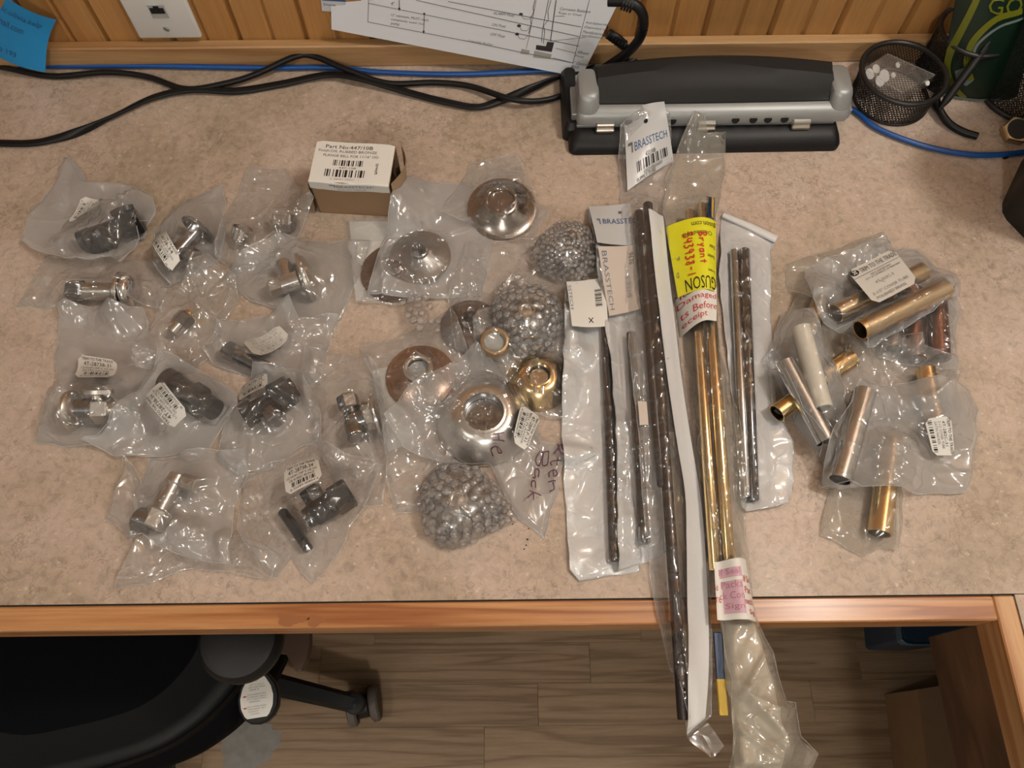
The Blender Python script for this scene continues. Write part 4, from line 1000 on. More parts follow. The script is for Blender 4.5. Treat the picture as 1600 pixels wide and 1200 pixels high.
    if back:
        MB().add(top, q.tolist()).obj('front_film', mat, root, sharp=None)
        MB().add(bot, q[:, ::-1].tolist()).obj('back_film', back, root, sharp=None)
    else:
        m = MB(); m.add(top, q.tolist()); m.add(bot, q[:, ::-1].tolist()); m.obj('film', mat, root, sharp=None, mat2=mat + '_under' if mat + '_under' in MATS else mat, n1=len(q))
    # heat-sealed rim
    zr = hsample_local(T2, i0, j0, poly); e3 = np.column_stack([poly, D + zr]); e3 = np.vstack([e3, e3[:1]])
    MB().tube(e3, .00045, 4, False).obj('sealed_edge', mat + '_under' if mat + '_under' in MATS else mat, root, sharp=None)
    Tm = HF.copy(); Tm[i0:i1, j0:j1] = np.where(inn, np.maximum(T2, Hs), Hs)
    HF = Tm
    rast(HF, contents)
    root_T[root] = (np.where(inn, T2, Hs), i0, j0)
    return root
root_T = {}
def flat_fit(c2):
    """quadratic sheet resting on the height field over a quad"""
    u, v = np.meshgrid(np.linspace(0, 1, 12), np.linspace(0, 1, 10)); u = u.ravel(); v = v.ravel()
    p = bil([np.append(q[:2], 0) for q in c2])(u, v)
    z = hsample(HF, p[:, 0], p[:, 1]); A = np.stack([np.ones_like(u), u, v, u * v, u * u, v * v], 1)
    co = np.linalg.lstsq(A, z, rcond=None)[0]
    off = np.clip((z - A @ co).max(), 0, .005)
    return lambda u, v: np.stack([np.ones_like(u), u, v, u * v, u * u, v * v], 1) @ co + off
def sticker(root, quad, items, mat='label_white', name='label', lift=.0004, label=None, curl=0.0, nu=8, nv=6, flat=None):
    """a label (pixels: TL TR BR BL in reading order) lying on the film"""
    c = [P(x, y, .015) for x, y in quad]
    for _ in range(3): c = [P(x, y, float(hsample(HF, q[0], q[1]))) for (x, y), q in zip(quad, c)]
    if flat is not None: c = [P(x, y, flat) for x, y in quad]
    zf = flat_fit(c) if flat is None else (lambda u, v: flat + 0 * u); S0 = bil(c)
    def S(u, v):
        u = np.asarray(u, float); v = np.asarray(v, float); p = S0(u, v); p[:, 2] = D + zf(u, v) + lift + curl * (2 * u - 1) ** 4
        return p
    return printed(root, name, S, mat, items, nu, nv, label=label)
def trade(num, fin, l3='1/2 NOM CMP X 3/8 OD', ink='ink_black', faint='ink_grey'):
    return [('t', 'TRIM TO THE TRADE', .10, .11, .11, .80, ink), ('t', num, .14, .30, .16, .70, ink), ('t', l3, .08, .48, .09, .84, faint), ('t', fin, .14, .61, .09, .70, faint), ('bar', .20, .69, .86, .84, ink), ('t', '8 25689 00854 6', .14, .91, .07, .76, faint)]
# ------------------------------------------------------------------ turned metal pieces
def zb(px, py, r=.006):
    p = P(px, py); a = np.linspace(0, 2 * math.pi, 9)[:-1]
    return float(np.median(hsample(HF, p[0] + r * np.cos(a), p[1] + r * np.sin(a))))
def turned(root, A, d, specs, mat, seg=28):
    """specs along axis d from A (mm): (part name, kind, s0, s1, r0, r1, [material])"""
    out = []; d = np.array(d, float); d = d / np.linalg.norm(d)
    for sp in specs:
        nm, kind, s0, s1, r0, r1 = sp[:6]; m = sp[6] if len(sp) > 6 else mat
        s0, s1, r0, r1 = s0 / 1e3, s1 / 1e3, r0 / 1e3, r1 / 1e3; e = min(.0007, (s1 - s0) * .2)
        M = frame(d, A)
        if kind == 'cyl': b = MB().lathe([(0, s0), (r0 - e, s0), (r0, s0 + e), (r1, s1 - e), (r1 - e, s1), (0, s1)], M, seg)
        elif kind == 'hex': b = MB().lathe([(0, s0), (r0 * .88, s0), (r0, s0 + e * 2), (r1, s1 - e * 2), (r1 * .88, s1), (0, s1)], M, 6, phase=.3)
        elif kind == 'bore':
            w = max(.0012, r0 * .12)
            b = MB().lathe([(r0 - w, s0), (r0, s0), (r1, s1), (r1 - w, s1)], M, seg, closed=True)
        elif kind == 'knurl': b = MB().lathe([(0, s0), (r0 * .9, s0), (r0, s0 + e), (r0, s1 - e), (r0 * .9, s1), (0, s1)], M, 10)
        elif kind == 'ball': b = MB().lathe([(max(1e-7, r0 * math.sin(t)), (s0 + s1) / 2 - (s1 - s0) / 2 * math.cos(t)) for t in np.linspace(0, math.pi, 12)], M, seg)
        elif kind == 'oval': b = MB().lathe([(0, s0), (r0 * .9, s0), (r0, s0 + e), (r0, s1 - e), (r0 * .85, s1), (0, s1)], M, 32, sx=1.0, sy=r1 / r0)
        o = b.obj(nm, m, root, sharp=30); out.append(o)
    return out
def flange(root, px, py, R, h, rc, mat, z=None, tilt=(0, 0, 1), inner='hole_black', deep=False, name='flange', hole=True, collar=.004):
    """escutcheon: dished disc with a collar round its hole"""
    R, h, rc = R / 1e3, h / 1e3, rc / 1e3
    z0 = zb(px, py, R * .7) if z is None else z
    c = P(px, py, z0 + h * .8); c[2] = D + z0 + .0006 + abs(math.sqrt(max(0, 1 - (tilt[2] / np.linalg.norm(tilt)) ** 2))) * R
    M = frame(tilt, c)
    n = 14; pr = [(R * .985, 0), (R, .0008), (R * .995, .002)]
    for i in range(1, n + 1):
        t = i / n; r = R + (rc - R) * t
        zz = h * (math.sin(t * math.pi / 2) ** (1.0 if deep else 1.6)) if deep else h * t ** 1.5
        pr.append((r, .002 + zz))
    pr += [(rc * .98, h + .002 + collar), (rc * .88, h + .0025 + collar), (rc * .84, h + .001 + collar), (rc * .84, h * .6), (R * .93, .001)]
    o = MB().lathe(pr, M, 56, closed=True).obj(name, mat, root, sharp=50)
    return [o], M
def fitting(name, label, axis, specs, mat, branch=(), disc=None, extra=0.0, group='plumbing fittings', r=None, cat='valve', tiltz=0.0):
    """axis: two pixels; the piece rests on whatever lies below"""
    (x0, y0), (x1, y1) = axis
    rr = max(s[4] for s in specs) / 1e3 if r is None else r / 1e3
    z0 = max(zb(x0, y0), zb((x0 + x1) / 2, (y0 + y1) / 2), zb(x1, y1)) * .75 + .001 + extra
    A = P(x0, y0, z0 + rr); B = P(x1, y1, z0 + rr + tiltz); d = B - A; L = np.linalg.norm(d) * 1e3
    tot = max(s[3] for s in specs); q = L / tot
    specs = [(s[0], s[1], s[2] * q, s[3] * q) + tuple(s[4:]) for s in specs]
    root = thing(name, label, cat, ((A + B) / 2)[:2].tolist() + [D + z0], group)
    out = turned(root, A, d, specs, mat)
    dn = d / np.linalg.norm(d); side = np.array([-dn[1], dn[0], 0])
    for (s, ang, up, sp) in branch:          # position along axis (0..1), sign/side, upward component
        o = A + d * s; dd = side * ang + np.array([0, 0, up]); out += turned(root, o, dd, sp, mat)
    if disc: 
        f, _ = flange(root, *disc); out += f
    return root, out
def tube_piece(name, label, a, b, r, mat, group='cover tubes', z=None, wall=.0011, cat='tube', dz=0.0):
    (x0, y0), (x1, y1) = a, b; r = r / 1e3
    z0 = (max(zb(x0, y0), zb((x0 + x1) / 2, (y0 + y1) / 2), zb(x1, y1)) + .0012) if z is None else z
    A = P(x0, y0, z0 + r); B = P(x1, y1, z0 + r + dz); d = B - A; L = np.linalg.norm(d)
    o = MB().lathe([(r - wall, 0), (r, 0.0), (r, L), (r - wall, L), ], frame(d, A), 40, closed=True).obj(name, mat, None, origin=((A + B) / 2) - np.array([0, 0, r]), sharp=50)
    tag(o, label, cat, group); return o
GF = 'plumbing fittings in poly bags'; GB = 'poly bags of plumbing parts'; GFL = 'flanges and bells'
rast(HF, [o for r_ in (HP, CB) for o in r_.children if o.type == 'MESH' and o.name.split('.')[0] in ('base', 'end_cap', 'steel_bed', 'shell', 'punch_guide', 'tray', 'lid')])
HF = np.minimum(HF, .036)
# ================================================================== LEFT CLUSTER (bottom to top)
# clear bag with chrome stub valve, far left
r, c = fitting('stub_valve', 'chrome valve stub with a round flange, in the leftmost clear bag', ((108, 455), (214, 456)),
    [('end_nut', 'hex', 0, 15, 11, 11, 'chrome_dark'), ('body', 'cyl', 13, 46, 8.5, 8.5, 'satin_nickel'), ('collar', 'cyl', 44, 50, 10, 11, 'chrome'), ('flange', 'cyl', 50, 54, 20, 20, 'chrome'), ('flange_dome', 'ball', 48, 66, 17, 17, 'chrome')], 'chrome', group=GF, r=12)
bag('poly_bag', 'clear bag holding the chrome stub valve at the far left', [(72, 402), (250, 408), (266, 436), (252, 482), (190, 475), (25, 478), (45, 450)], c, 'film_clear', group=GB)
# dark bag top centre-left
r, c = fitting('angle_valve', 'dark bronze angle valve with round flange beside a tilted label', ((262, 412), (312, 356)),
    [('nut', 'hex', 0, 14, 11, 11), ('body', 'cyl', 12, 44, 9, 8), ('flange', 'cyl', 44, 48, 19, 18)], 'chrome_dark', [(.35, -1, .2, [('outlet', 'cyl', 0, 22, 6.5, 6.5), ('outlet_nut', 'hex', 14, 26, 9, 9, 'satin_nickel')])], group=GF, r=12)
b = bag('poly_bag', 'cloudy bag with a dark bronze valve and slanted white label, second in the top row', [(347, 289), (352, 350), (345, 402), (268, 446), (238, 400), (242, 360), (282, 318)], c, 'film_cloudy', group=GB)
sticker(b, [(259, 359), (282, 400), (265, 425), (240, 382)], trade('4T-28738-34', 'OIL RUBBED BRONZE'))
# loose nuts bag
r1, c1 = fitting('ring_nut', 'round chrome compression ring showing its open end', ((376, 372), (380, 356)), [('ring', 'bore', 0, 10, 11, 11, 'chrome'), ('washer', 'cyl', 6, 8, 9.6, 9.6, 'satin_nickel')], 'chrome', group='loose nuts', r=9, cat='nut', tiltz=.008)
r2, c2 = fitting('compression_nut', 'chrome hex nut lying on its side below the carton', ((428, 346), (460, 348)), [('nut', 'hex', 0, 20, 10.5, 10.5, 'chrome'), ('rim', 'cyl', 19, 22, 8, 8, 'chrome_dark')], 'chrome', group='loose nuts', r=10, cat='nut')
bag('poly_bag', 'clear bag with two loose chrome nuts left of the carton', [(392, 258), (445, 262), (498, 330), (468, 366), (440, 420), (372, 425), (338, 402), (352, 335), (372, 300)], c1 + c2, 'film_clear', group=GB)
# satin valve with a big flange
r, c = fitting('flanged_valve', 'satin nickel valve with a large round flange standing on edge', ((420, 452), (492, 428)),
    [('square_stem', 'hex', 0, 14, 9, 9, 'satin_nickel'), ('body', 'cyl', 12, 30, 9.5, 9.5, 'chrome'), ('flange', 'cyl', 34, 38, 25, 25, 'satin_nickel'), ('flange_dome', 'ball', 30, 46, 22, 22, 'satin_nickel')], 'satin_nickel', [(.45, 1, .1, [('outlet', 'cyl', 0, 24, 8, 8, 'chrome')])], group=GF, r=13)
bag('poly_bag', 'cloudy bag holding the satin valve with an upright flange', [(430, 367), (578, 374), (566, 420), (545, 470), (530, 500), (470, 498), (392, 470), (350, 430)], c, 'film_cloudy', group=GB)
# satin nickel 31
r, c = fitting('stop_valve', 'satin nickel stop valve with curved flange in the lower left bag', ((98, 642), (198, 640)),
    [('flange', 'ball', 0, 16, 19, 19), ('body', 'cyl', 8, 44, 11, 11, 'chrome_dark'), ('nut', 'hex', 30, 46, 13, 13), ('tail', 'cyl', 44, 60, 9, 9)], 'satin_nickel', [(.55, 1, .5, [('handle_stem', 'cyl', 0, 16, 5, 5), ('handle', 'oval', 14, 19, 15, 8)])], group=GF, r=13)
b = bag('poly_bag', 'cloudy bag labelled satin nickel at the lower left of the desk', [(90, 478), (198, 474), (226, 484), (242, 560), (210, 640), (152, 695), (100, 698), (54, 692), (66, 656), (92, 600), (84, 552), (95, 500)], c, 'film_cloudy', group=GB)
sticker(b, [(123, 555), (188, 568), (184, 597), (120, 594)], trade('4T-28738-31', 'SATIN NICKEL'), curl=.002)
# small part in a crumpled clear bag
r, c = fitting('supply_adapter', 'small chrome adapter with a gold end in a crumpled bag', ((268, 520), (298, 488)), [('sleeve', 'cyl', 0, 14, 7, 7, 'chrome'), ('nut', 'hex', 12, 26, 9.5, 9.5, 'chrome_dark'), ('brass_end', 'cyl', 24, 30, 6, 5, 'brass')], 'chrome', group=GF, r=9)
bag('poly_bag', 'crumpled clear bag with a small gold-ended adapter among the left bags', [(330, 404), (368, 430), (372, 470), (340, 515), (322, 540), (326, 562), (300, 580), (216, 576), (204, 552), (238, 506), (252, 450), (285, 425)], c, 'film_clear', wr=1.8, cell=.02, k=.6, group=GB)
# upper-left black fitting
r, c = fitting('black_valve', 'black valve with blue glints and a wide flange, top left bag', ((124, 378), (220, 344)),
    [('end_cap', 'cyl', 0, 12, 10, 11), ('body', 'cyl', 10, 44, 10, 10), ('nut', 'hex', 38, 58, 14, 14)], 'bronze_black', [(.3, -1, .15, [('flange', 'cyl', 4, 9, 16, 17), ('flange_rim', 'cyl', 9, 11, 18, 18)]), (.8, 1, .6, [('handle_stem', 'cyl', 0, 16, 5, 5), ('handle', 'oval', 12, 18, 12, 7)])], group=GF, r=13)
b = bag('poly_bag', 'frosted bag with a black fitting at the top left of the desk', [(105, 244), (128, 268), (136, 286), (210, 292), (242, 313), (246, 334), (222, 378), (194, 418), (180, 408), (145, 413), (75, 402), (38, 380), (48, 332), (84, 288)], c, 'film_frost', group=GB, lift=.009, wr=1.7)
sticker(b, [(160, 315), (128, 347), (108, 350), (131, 309)], trade('4T-28738-34', 'OIL RUBBED BRONZE'), curl=.001)
# bag with a blurred label facing away
r, c = fitting('hidden_valve', 'dim dark fitting under the bag with the faded label', ((352, 545), (420, 580)), [('nut', 'hex', 0, 14, 9, 9), ('body', 'cyl', 12, 46, 8, 8)], 'chrome_dark', group=GF, r=9)
b = bag('poly_bag', 'cloudy bag with a faded unreadable label in the middle of the left bags', [(455, 468), (470, 505), (530, 492), (512, 545), (500, 600), (420, 596), (335, 570), (318, 548), (345, 505)], c, 'film_cloudy', wr=1.4, group=GB)
sticker(b, [(381, 537), (435, 509), (455, 528), (404, 565)], trade('4T-28738-34', 'OIL RUBBED BRONZE', ink='ink_faint', faint='ink_faint'), 'label_grey')
cq = thing('insert_card', 'pale card slipped in beside the copper-brown flange', 'card', P(600, 640))
sticker(cq, [(580, 578), (606, 574), (650, 690), (606, 706)], [], 'label_white', 'card', flat=.0002)
# dark chrome valve by the copper flange
r, c = fitting('chrome_stop_valve', 'dark chrome stop valve with upright flange left of the copper flange', ((556, 690), (578, 628)) if False else ((548, 660), (590, 648)),
    [('body', 'cyl', 0, 18, 10, 10), ('nut', 'hex', 14, 24, 12, 12, 'satin_nickel'), ('flange', 'cyl', 24, 28, 21, 21, 'chrome')], 'chrome_dark', [(.1, 1, .12, [('neck', 'cyl', 0, 20, 7, 7), ('outlet_nut', 'hex', 12, 26, 10, 10)]), (.1, -1, .1, [('tail', 'cyl', 0, 18, 9, 9)])], group=GF, r=14)
bag('poly_bag', 'clear bag holding the dark chrome stop valve', [(476, 542), (566, 556), (585, 560), (606, 640), (604, 735), (598, 790), (545, 790), (505, 720), (490, 660), (470, 600)], c, 'film_clear', wr=1.3, group=GB)
# black 34, turned label
r, c = fitting('bronze_stop_valve', 'black stop valve below a label turned sideways', ((258, 592), (338, 642)),
    [('cap', 'cyl', 0, 10, 12, 12), ('body', 'cyl', 8, 40, 11, 11), ('nut', 'hex', 28, 44, 14, 14), ('tail', 'cyl', 42, 58, 11, 10)], 'bronze_black', [(.5, -1, .2, [('flange', 'cyl', 4, 10, 21, 22)])], group=GF, r=15)
b = bag('poly_bag', 'frosted bag with a black valve and a label turned sideways', [(255, 554), (270, 556), (305, 578), (348, 600), (368, 612), (374, 634), (350, 672), (326, 706), (262, 712), (182, 715), (130, 688), (165, 660), (205, 620)], c, 'film_frost', group=GB, lift=.007, wr=1.5)
sticker(b, [(272, 675), (229, 625), (259, 599), (297, 647)], trade('4T-28738-34', 'OIL RUBBED BRONZE'))
# black valve, label half hidden
r, c = fitting('bronze_angle_valve', 'black angle valve under a label cut off by a fold', ((380, 652), (462, 604)),
    [('outlet_nut', 'hex', 0, 13, 12, 12), ('body', 'cyl', 10, 38, 9, 9), ('nut', 'hex', 32, 54, 14.5, 14.5), ('tail', 'cyl', 52, 58, 10, 10)], 'bronze_black', [(.45, -1, .2, [('outlet', 'cyl', 0, 16, 7, 7), ('side_nut', 'hex', 10, 24, 10, 10, 'chrome_dark')])], group=GF, r=14)
b = bag('poly_bag', 'cloudy bag with a black angle valve and a half hidden label', [(398, 570), (470, 580), (486, 610), (503, 650), (502, 690), (470, 698), (420, 735), (372, 742), (340, 716), (352, 672), (376, 632)], c, 'film_cloudy', wr=1.2, group=GB)
sticker(b, [(373, 606), (421, 587), (424, 611), (374, 630)], trade('4T-28738-34', 'OIL RUBBED BRONZE'))
# lower middle black fitting
r, c1 = fitting('bronze_handle_valve', 'black cylindrical valve body in the bag by the desk edge', ((478, 812), (548, 768)),
    [('cap', 'cyl', 0, 10, 9, 10), ('body', 'cyl', 8, 34, 11, 12), ('nut', 'hex', 30, 50, 13.5, 13.5)], 'bronze_black', [(.35, 1, .2, [('outlet', 'cyl', 0, 14, 7, 7), ('outlet_nut', 'hex', 8, 22, 9.5, 9.5)])], group=GF, r=13)
r, c2 = fitting('oval_handle', 'flat black oval handle lying beside the black valve body', ((442, 800), (482, 858)), [('bar', 'oval', 0, 46, 4.5, 9)], 'bronze_black', group=GF, r=5, cat='handle')
b = bag('poly_bag', 'clear bag with black valve and upright label nearest the desk edge', [(378, 745), (420, 724), (500, 690), (540, 712), (600, 728), (586, 760), (540, 845), (488, 912), (455, 870), (430, 905), (400, 880), (372, 830)], c1 + c2, 'film_clear', wr=1.4, group=GB, cell=.02)
sticker(b, [(445, 735), (497, 715), (507, 751), (450, 779)], trade('4T-28738-34', 'OIL RUBBED BRONZE'))
# lowest left: nickel valve
r, c = fitting('nickel_valve', 'satin nickel valve with square nut in the bottom left bag', ((236, 826), (280, 742)),
    [('nut', 'hex', 0, 17, 11, 11), ('body', 'cyl', 15, 42, 7, 7), ('end_ring', 'cyl', 41, 50, 9, 8)], 'satin_nickel', [(.08, 1, .05, [('side_cap', 'cyl', 0, 16, 10, 10, 'chrome_dark')]), (.92, -1, .1, [('stem', 'cyl', 0, 12, 5, 5, 'chrome_dark'), ('knob', 'knurl', 6, 22, 8, 8)])], group=GF, r=11)
bag('poly_bag', 'crushed end of film sticking out below the bottom left bag', [(196, 712), (180, 770), (162, 812), (208, 850), (178, 918), (232, 912), (300, 888), (425, 905), (436, 870), (380, 840), (250, 800)], [], 'film_clear', wr=1.6, group=GB)
bag('poly_bag', 'cloudy bag holding the nickel valve at the bottom left', [(232, 716), (320, 704), (384, 702), (388, 740), (366, 792), (364, 884), (296, 872), (228, 836), (204, 846), (210, 790)], c, 'film_cloudy', wr=1.1, group=GB)
# ================================================================== MIDDLE: flanges
# brown flange on white card
cr_ = thing('white_card', 'white card sheet under the brown flange right of the carton', 'card', P(580, 410))
z_ = zb(580, 410)
sticker(cr_, [(546, 346), (640, 346), (640, 470), (556, 470)], [], 'label_white', 'card', flat=.0002)
FR = thing('brown_flange', 'dark brown flange half hidden under the frosted bag', 'flange', P(608, 420), GFL); c, _ = flange(FR, 616, 424, 34, 5, 9, 'flange_brown')
bag('poly_bag', 'clear bag with the brown flange on white card', [(542, 346), (610, 344), (660, 348), (660, 470), (615, 478), (556, 472), (550, 420)], c, 'film_clear', group=GB, wr=.7)
FR = thing('grey_flange', 'flat grey flange lying in the frosted square bag', 'flange', P(656, 395), GFL); c, _ = flange(FR, 656, 398, 31, 7, 8.5, 'grey_satin')
b = bag('poly_bag', 'frosted square bag with a flat grey flange, below the carton', [(640, 280), (740, 290), (770, 380), (752, 462), (640, 466), (574, 460), (600, 380)], c, 'film_frost', wr=.6, group=GB)
for i_, (x, y) in enumerate(((617, 446), (638, 448), (659, 454))):
    pass
# bubble strip
def bubbles(root, S, nu, nv, rb, seed, skip=0.08, u_=(0, 1), v_=(0, 1), each=True, mat='film_bubble', jit=.25):
    """hemispherical bubbles set on the film S(u,v)"""
    g = np.random.default_rng(seed); proto = None; big = MB()
    for i in range(nu):
        for j in range(nv):
            if g.random() < skip: continue
            uu = u_[0] + (u_[1] - u_[0]) * (i + .5 + (.5 if j % 2 else 0) + g.normal() * jit * .5) / nu; vv = v_[0] + (v_[1] - v_[0]) * (j + .5 + g.normal() * jit * .4) / nv
            e = 1e-3; U = np.array([uu]); V = np.array([vv])
            p = S(U, V)[0]; a = S(U + e, V)[0] - S(U - e, V)[0]; b = S(U, V + e)[0] - S(U, V - e)[0]
            n_ = np.cross(a, b); n_ /= np.linalg.norm(n_) + 1e-12
            if n_[2] < 0 and abs(n_[2]) > .02: n_ = -n_
            r_ = rb * g.uniform(.85, 1.1); M = frame(n_ + g.normal(size=3) * .15, p - n_ * r_ * .2)
            pr = [(r_, 0), (r_ * .98, r_ * .35), (r_ * .80, r_ * .62), (r_ * .45, r_ * .78), (1e-6, r_ * .82)]
            if each:
                m = MB().lathe(pr, M, 12); m.obj('bubble', mat, root, sharp=None)
            else: big.lathe(pr, M, 8)
    if not each: o = big.obj('bubbles', mat, root, sharp=None); o['kind'] = 'stuff'
def strip(u, v):
    c = [P(x, y, .012) for x, y in ((628, 466), (668, 462), (690, 520), (636, 520))]
    p = bil(c)(u, v); p[:, 2] += .004 * np.sin(np.asarray(u) * 3.1); return p
BS = thing('bubble_strip', 'short strip of bubble wrap sticking out below the frosted square bag', 'bubble wrap', P(655, 490))
MB().grid(strip(*[q.ravel() for q in np.meshgrid(np.linspace(0, 1, 12), np.linspace(0, 1, 12))]).reshape(12, 12, 3)).obj('film', 'film_bubble', BS, sharp=None)
bubbles(BS, strip, 4, 5, .0042, 3)
# clear crumpled bag between frosted bag and bubble balls, with a brown bell in it
FR = thing('bronze_bell', 'brownish bell flange under the clear film above the brass ring', 'flange', P(735, 505), GFL); c, _ = flange(FR, 735, 505, 30, 12, 10, 'flange_brown', deep=True)
bag('poly_bag', 'crumpled clear bag beneath the bubble-wrapped bells', [(728, 378), (840, 372), (880, 420), (905, 540), (915, 560), (850, 575), (760, 560), (712, 545), (700, 470)], c, 'film_clear', wr=1.5, group=GB)
# copper flange
FR = thing('copper_flange', 'copper-brown bell flange with a raised collar at the left of the bells', 'flange', P(655, 585), GFL); c, M_ = flange(FR, 656, 585, 33, 9, 13, 'copper', deep=False, collar=.010)
c.append(MB().lathe([(0, .001), (.0100, .001), (.0100, .015), (0, .0155)], M_, 32).obj('core', 'jack_grey', FR))
c.append(torus(.0118, .0022, .0205, M_, 40).obj('collar', 'satin_nickel', FR))
b = bag('poly_bag', 'clear bag with the copper-brown flange and white insert card', [(563, 542), (620, 530), (622, 525), (704, 482), (718, 512), (735, 560), (740, 640), (705, 720), (700, 790), (618, 802), (604, 750), (604, 690), (590, 600)], c, 'film_clear', wr=1.0, group=GB)
# brass ring and brass flange
FR = thing('brass_ring', 'brass-rimmed round cap between the bubble ball and the copper flange', 'ring', P(774, 530), GFL)
z_ = zb(774, 532) + .001; q = P(773, 531, z_ + .012); q[2] = D + z_
Mx = frame((.0, -.1, 1), q)
c = [MB().lathe([(.0098, .001), (.0098, .012), (.0110, .0132), (.0128, .013), (.0140, .011), (.0140, .002), (.0130, 0)], Mx, 40, closed=True).obj('rim', 'brass_soft', FR, sharp=50), MB().lathe([(0, .0), (.0105, .0), (.0105, .008), (0, .009)], Mx, 32).obj('face', 'jack_grey', FR)]
FR = thing('brass_flange', 'shiny brass bell flange with a bright collar', 'flange', P(842, 590), GFL)
z_ = zb(842, 592, .02)
c2, M_ = flange(FR, 842, 590, 30, 14, 12.5, 'brass', deep=True, collar=.004)
c2.append(MB().lathe([(0, .001), (.0085, .001), (.0085, .012), (0, .012)], M_, 32).obj('core', 'chrome', FR))
bag('poly_bag', 'clear bag over the brass ring and brass flange', [(740, 500), (800, 470), (900, 480), (915, 560), (890, 640), (880, 655), (800, 640), (760, 575), (742, 545)], c + c2, 'film_clear', wr=.9, group=GB)
# big satin bell in a frosted bag with a marker-written tail
FR = thing('satin_bell', 'large satin nickel bell flange with a wide round opening', 'flange', P(755, 655), GFL)
z_ = zb(755, 660, .03) * .6
c, M_ = flange(FR, 756, 648, 44, 22, 21, 'satin_bell', z=z_, deep=True, collar=.001)
c.append(MB().lathe([(0, .0), (.026, .0), (.020, .012), (0, .012)], M_, 40).obj('inside', 'chrome_dark', FR))
b = bag('poly_bag', 'frosted bag over the large satin bell, marker writing on its tail', [(603, 655), (640, 610), (745, 547), (762, 552), (800, 590), (812, 622), (830, 640), (846, 690), (925, 700), (930, 712), (900, 726), (880, 722), (872, 770), (850, 842), (800, 795), (765, 725), (690, 722), (630, 700)], c, 'film_cloudy', wr=.9, group=GB, k=1.1)
HW = [('s', [(.50, .0), (.42, .12), (.58, .18), (.44, .25), (.52, .1)], .0011, 'ink_purple', True)]
sticker(b, [(846, 652), (823, 708), (801, 694), (815, 636)], trade('4T-2BPLF-31', 'SATIN NICKEL', 'BELL FLANGE'), curl=.001)
def scrawl(root, quad, strokes, w=.0011, m='ink_purple'):
    c_ = [P(x, y, .01) for x, y in quad]
    for _ in range(3): c_ = [P(x, y, float(hsample(HF, q[0], q[1]))) for (x, y), q in zip(quad, c_)]
    S0 = bil(c_)
    def S(u, v):
        p = S0(u, v); p[:, 2] = D + hsample(HF, p[:, 0], p[:, 1]) + .0006; return p
    printed(root, 'marker_writing', S, m, [('s', s, w, m, True) for s in strokes], base=False, eps=.0004)
# strokes of 'Back', 'Xter' and 'He' written down the tail
scrawl(b, [(862, 705), (842, 790), (812, 772), (835, 690)], [
    [(.02, .15), (.25, .05), (.3, .3), (.1, .4)], [(.02, .15), (.12, .55)], [(.1, .4), (.35, .45), (.3, .7), (.1, .6)], [(.55, .35), (.42, .4), (.45, .6), (.58, .5), (.6, .62)], [(.75, .35), (.65, .45), (.68, .6), (.78, .55)], [(.82, .0), (.86, .6)], [(.97, .3), (.86, .4), (1.0, .6)]])
scrawl(b, [(884, 690), (868, 770), (850, 768), (866, 690)], [
    [(.05, .2), (.3, .8)], [(.05, .8), (.3, .2)], [(.42, .1), (.45, .9), (.52, .8)], [(.36, .4), (.52, .35)], [(.6, .6), (.72, .4), (.66, .2), (.6, .5), (.66, .9), (.75, .8)], [(.8, .2), (.83, .8)], [(.83, .4), (.95, .2), (1.0, .5)]])
scrawl(b, [(790, 672), (784, 724), (764, 720), (770, 668)], [[(.1, .1), (.25, .9)], [(.35, .0), (.45, .9)], [(.2, .5), (.4, .4)], [(.6, .5), (.75, .3), (.7, .1), (.6, .5), (.7, .9), (.85, .7)]])
scrawl(b, [(910, 690), (890, 712), (868, 708), (884, 684)], [[(0, .3), (.3, .1), (.5, .4), (.3, .6)], [(.5, .1), (.8, .3), (.7, .8), (.3, .9)], [(.6, 0), (1, .4), (.8, 1)]])
# polished pewter flange, tilted, in a clear bag
FR = thing('pewter_flange', 'polished dark pewter flange in clear film, topmost of the flanges', 'flange', P(784, 325), GFL)
z_ = zb(784, 330, .02)
c, M_ = flange(FR, 784, 322, 36, 13, 16, 'pewter', z=z_, deep=False, collar=.001, tilt=(0, -.12, 1))
c.append(MB().lathe([(0, 0), (.0155, 0), (.0145, .013), (0, .0135)], M_, 40).obj('inside', 'flange_brown', FR))
b = bag('poly_bag', 'clear bag with the polished pewter flange near the hole punch', [(734, 255), (808, 242), (838, 318), (862, 328), (842, 352), (832, 376), (786, 372), (745, 352), (690, 332), (712, 298)], c, 'film_clear', wr=.8, group=GB)
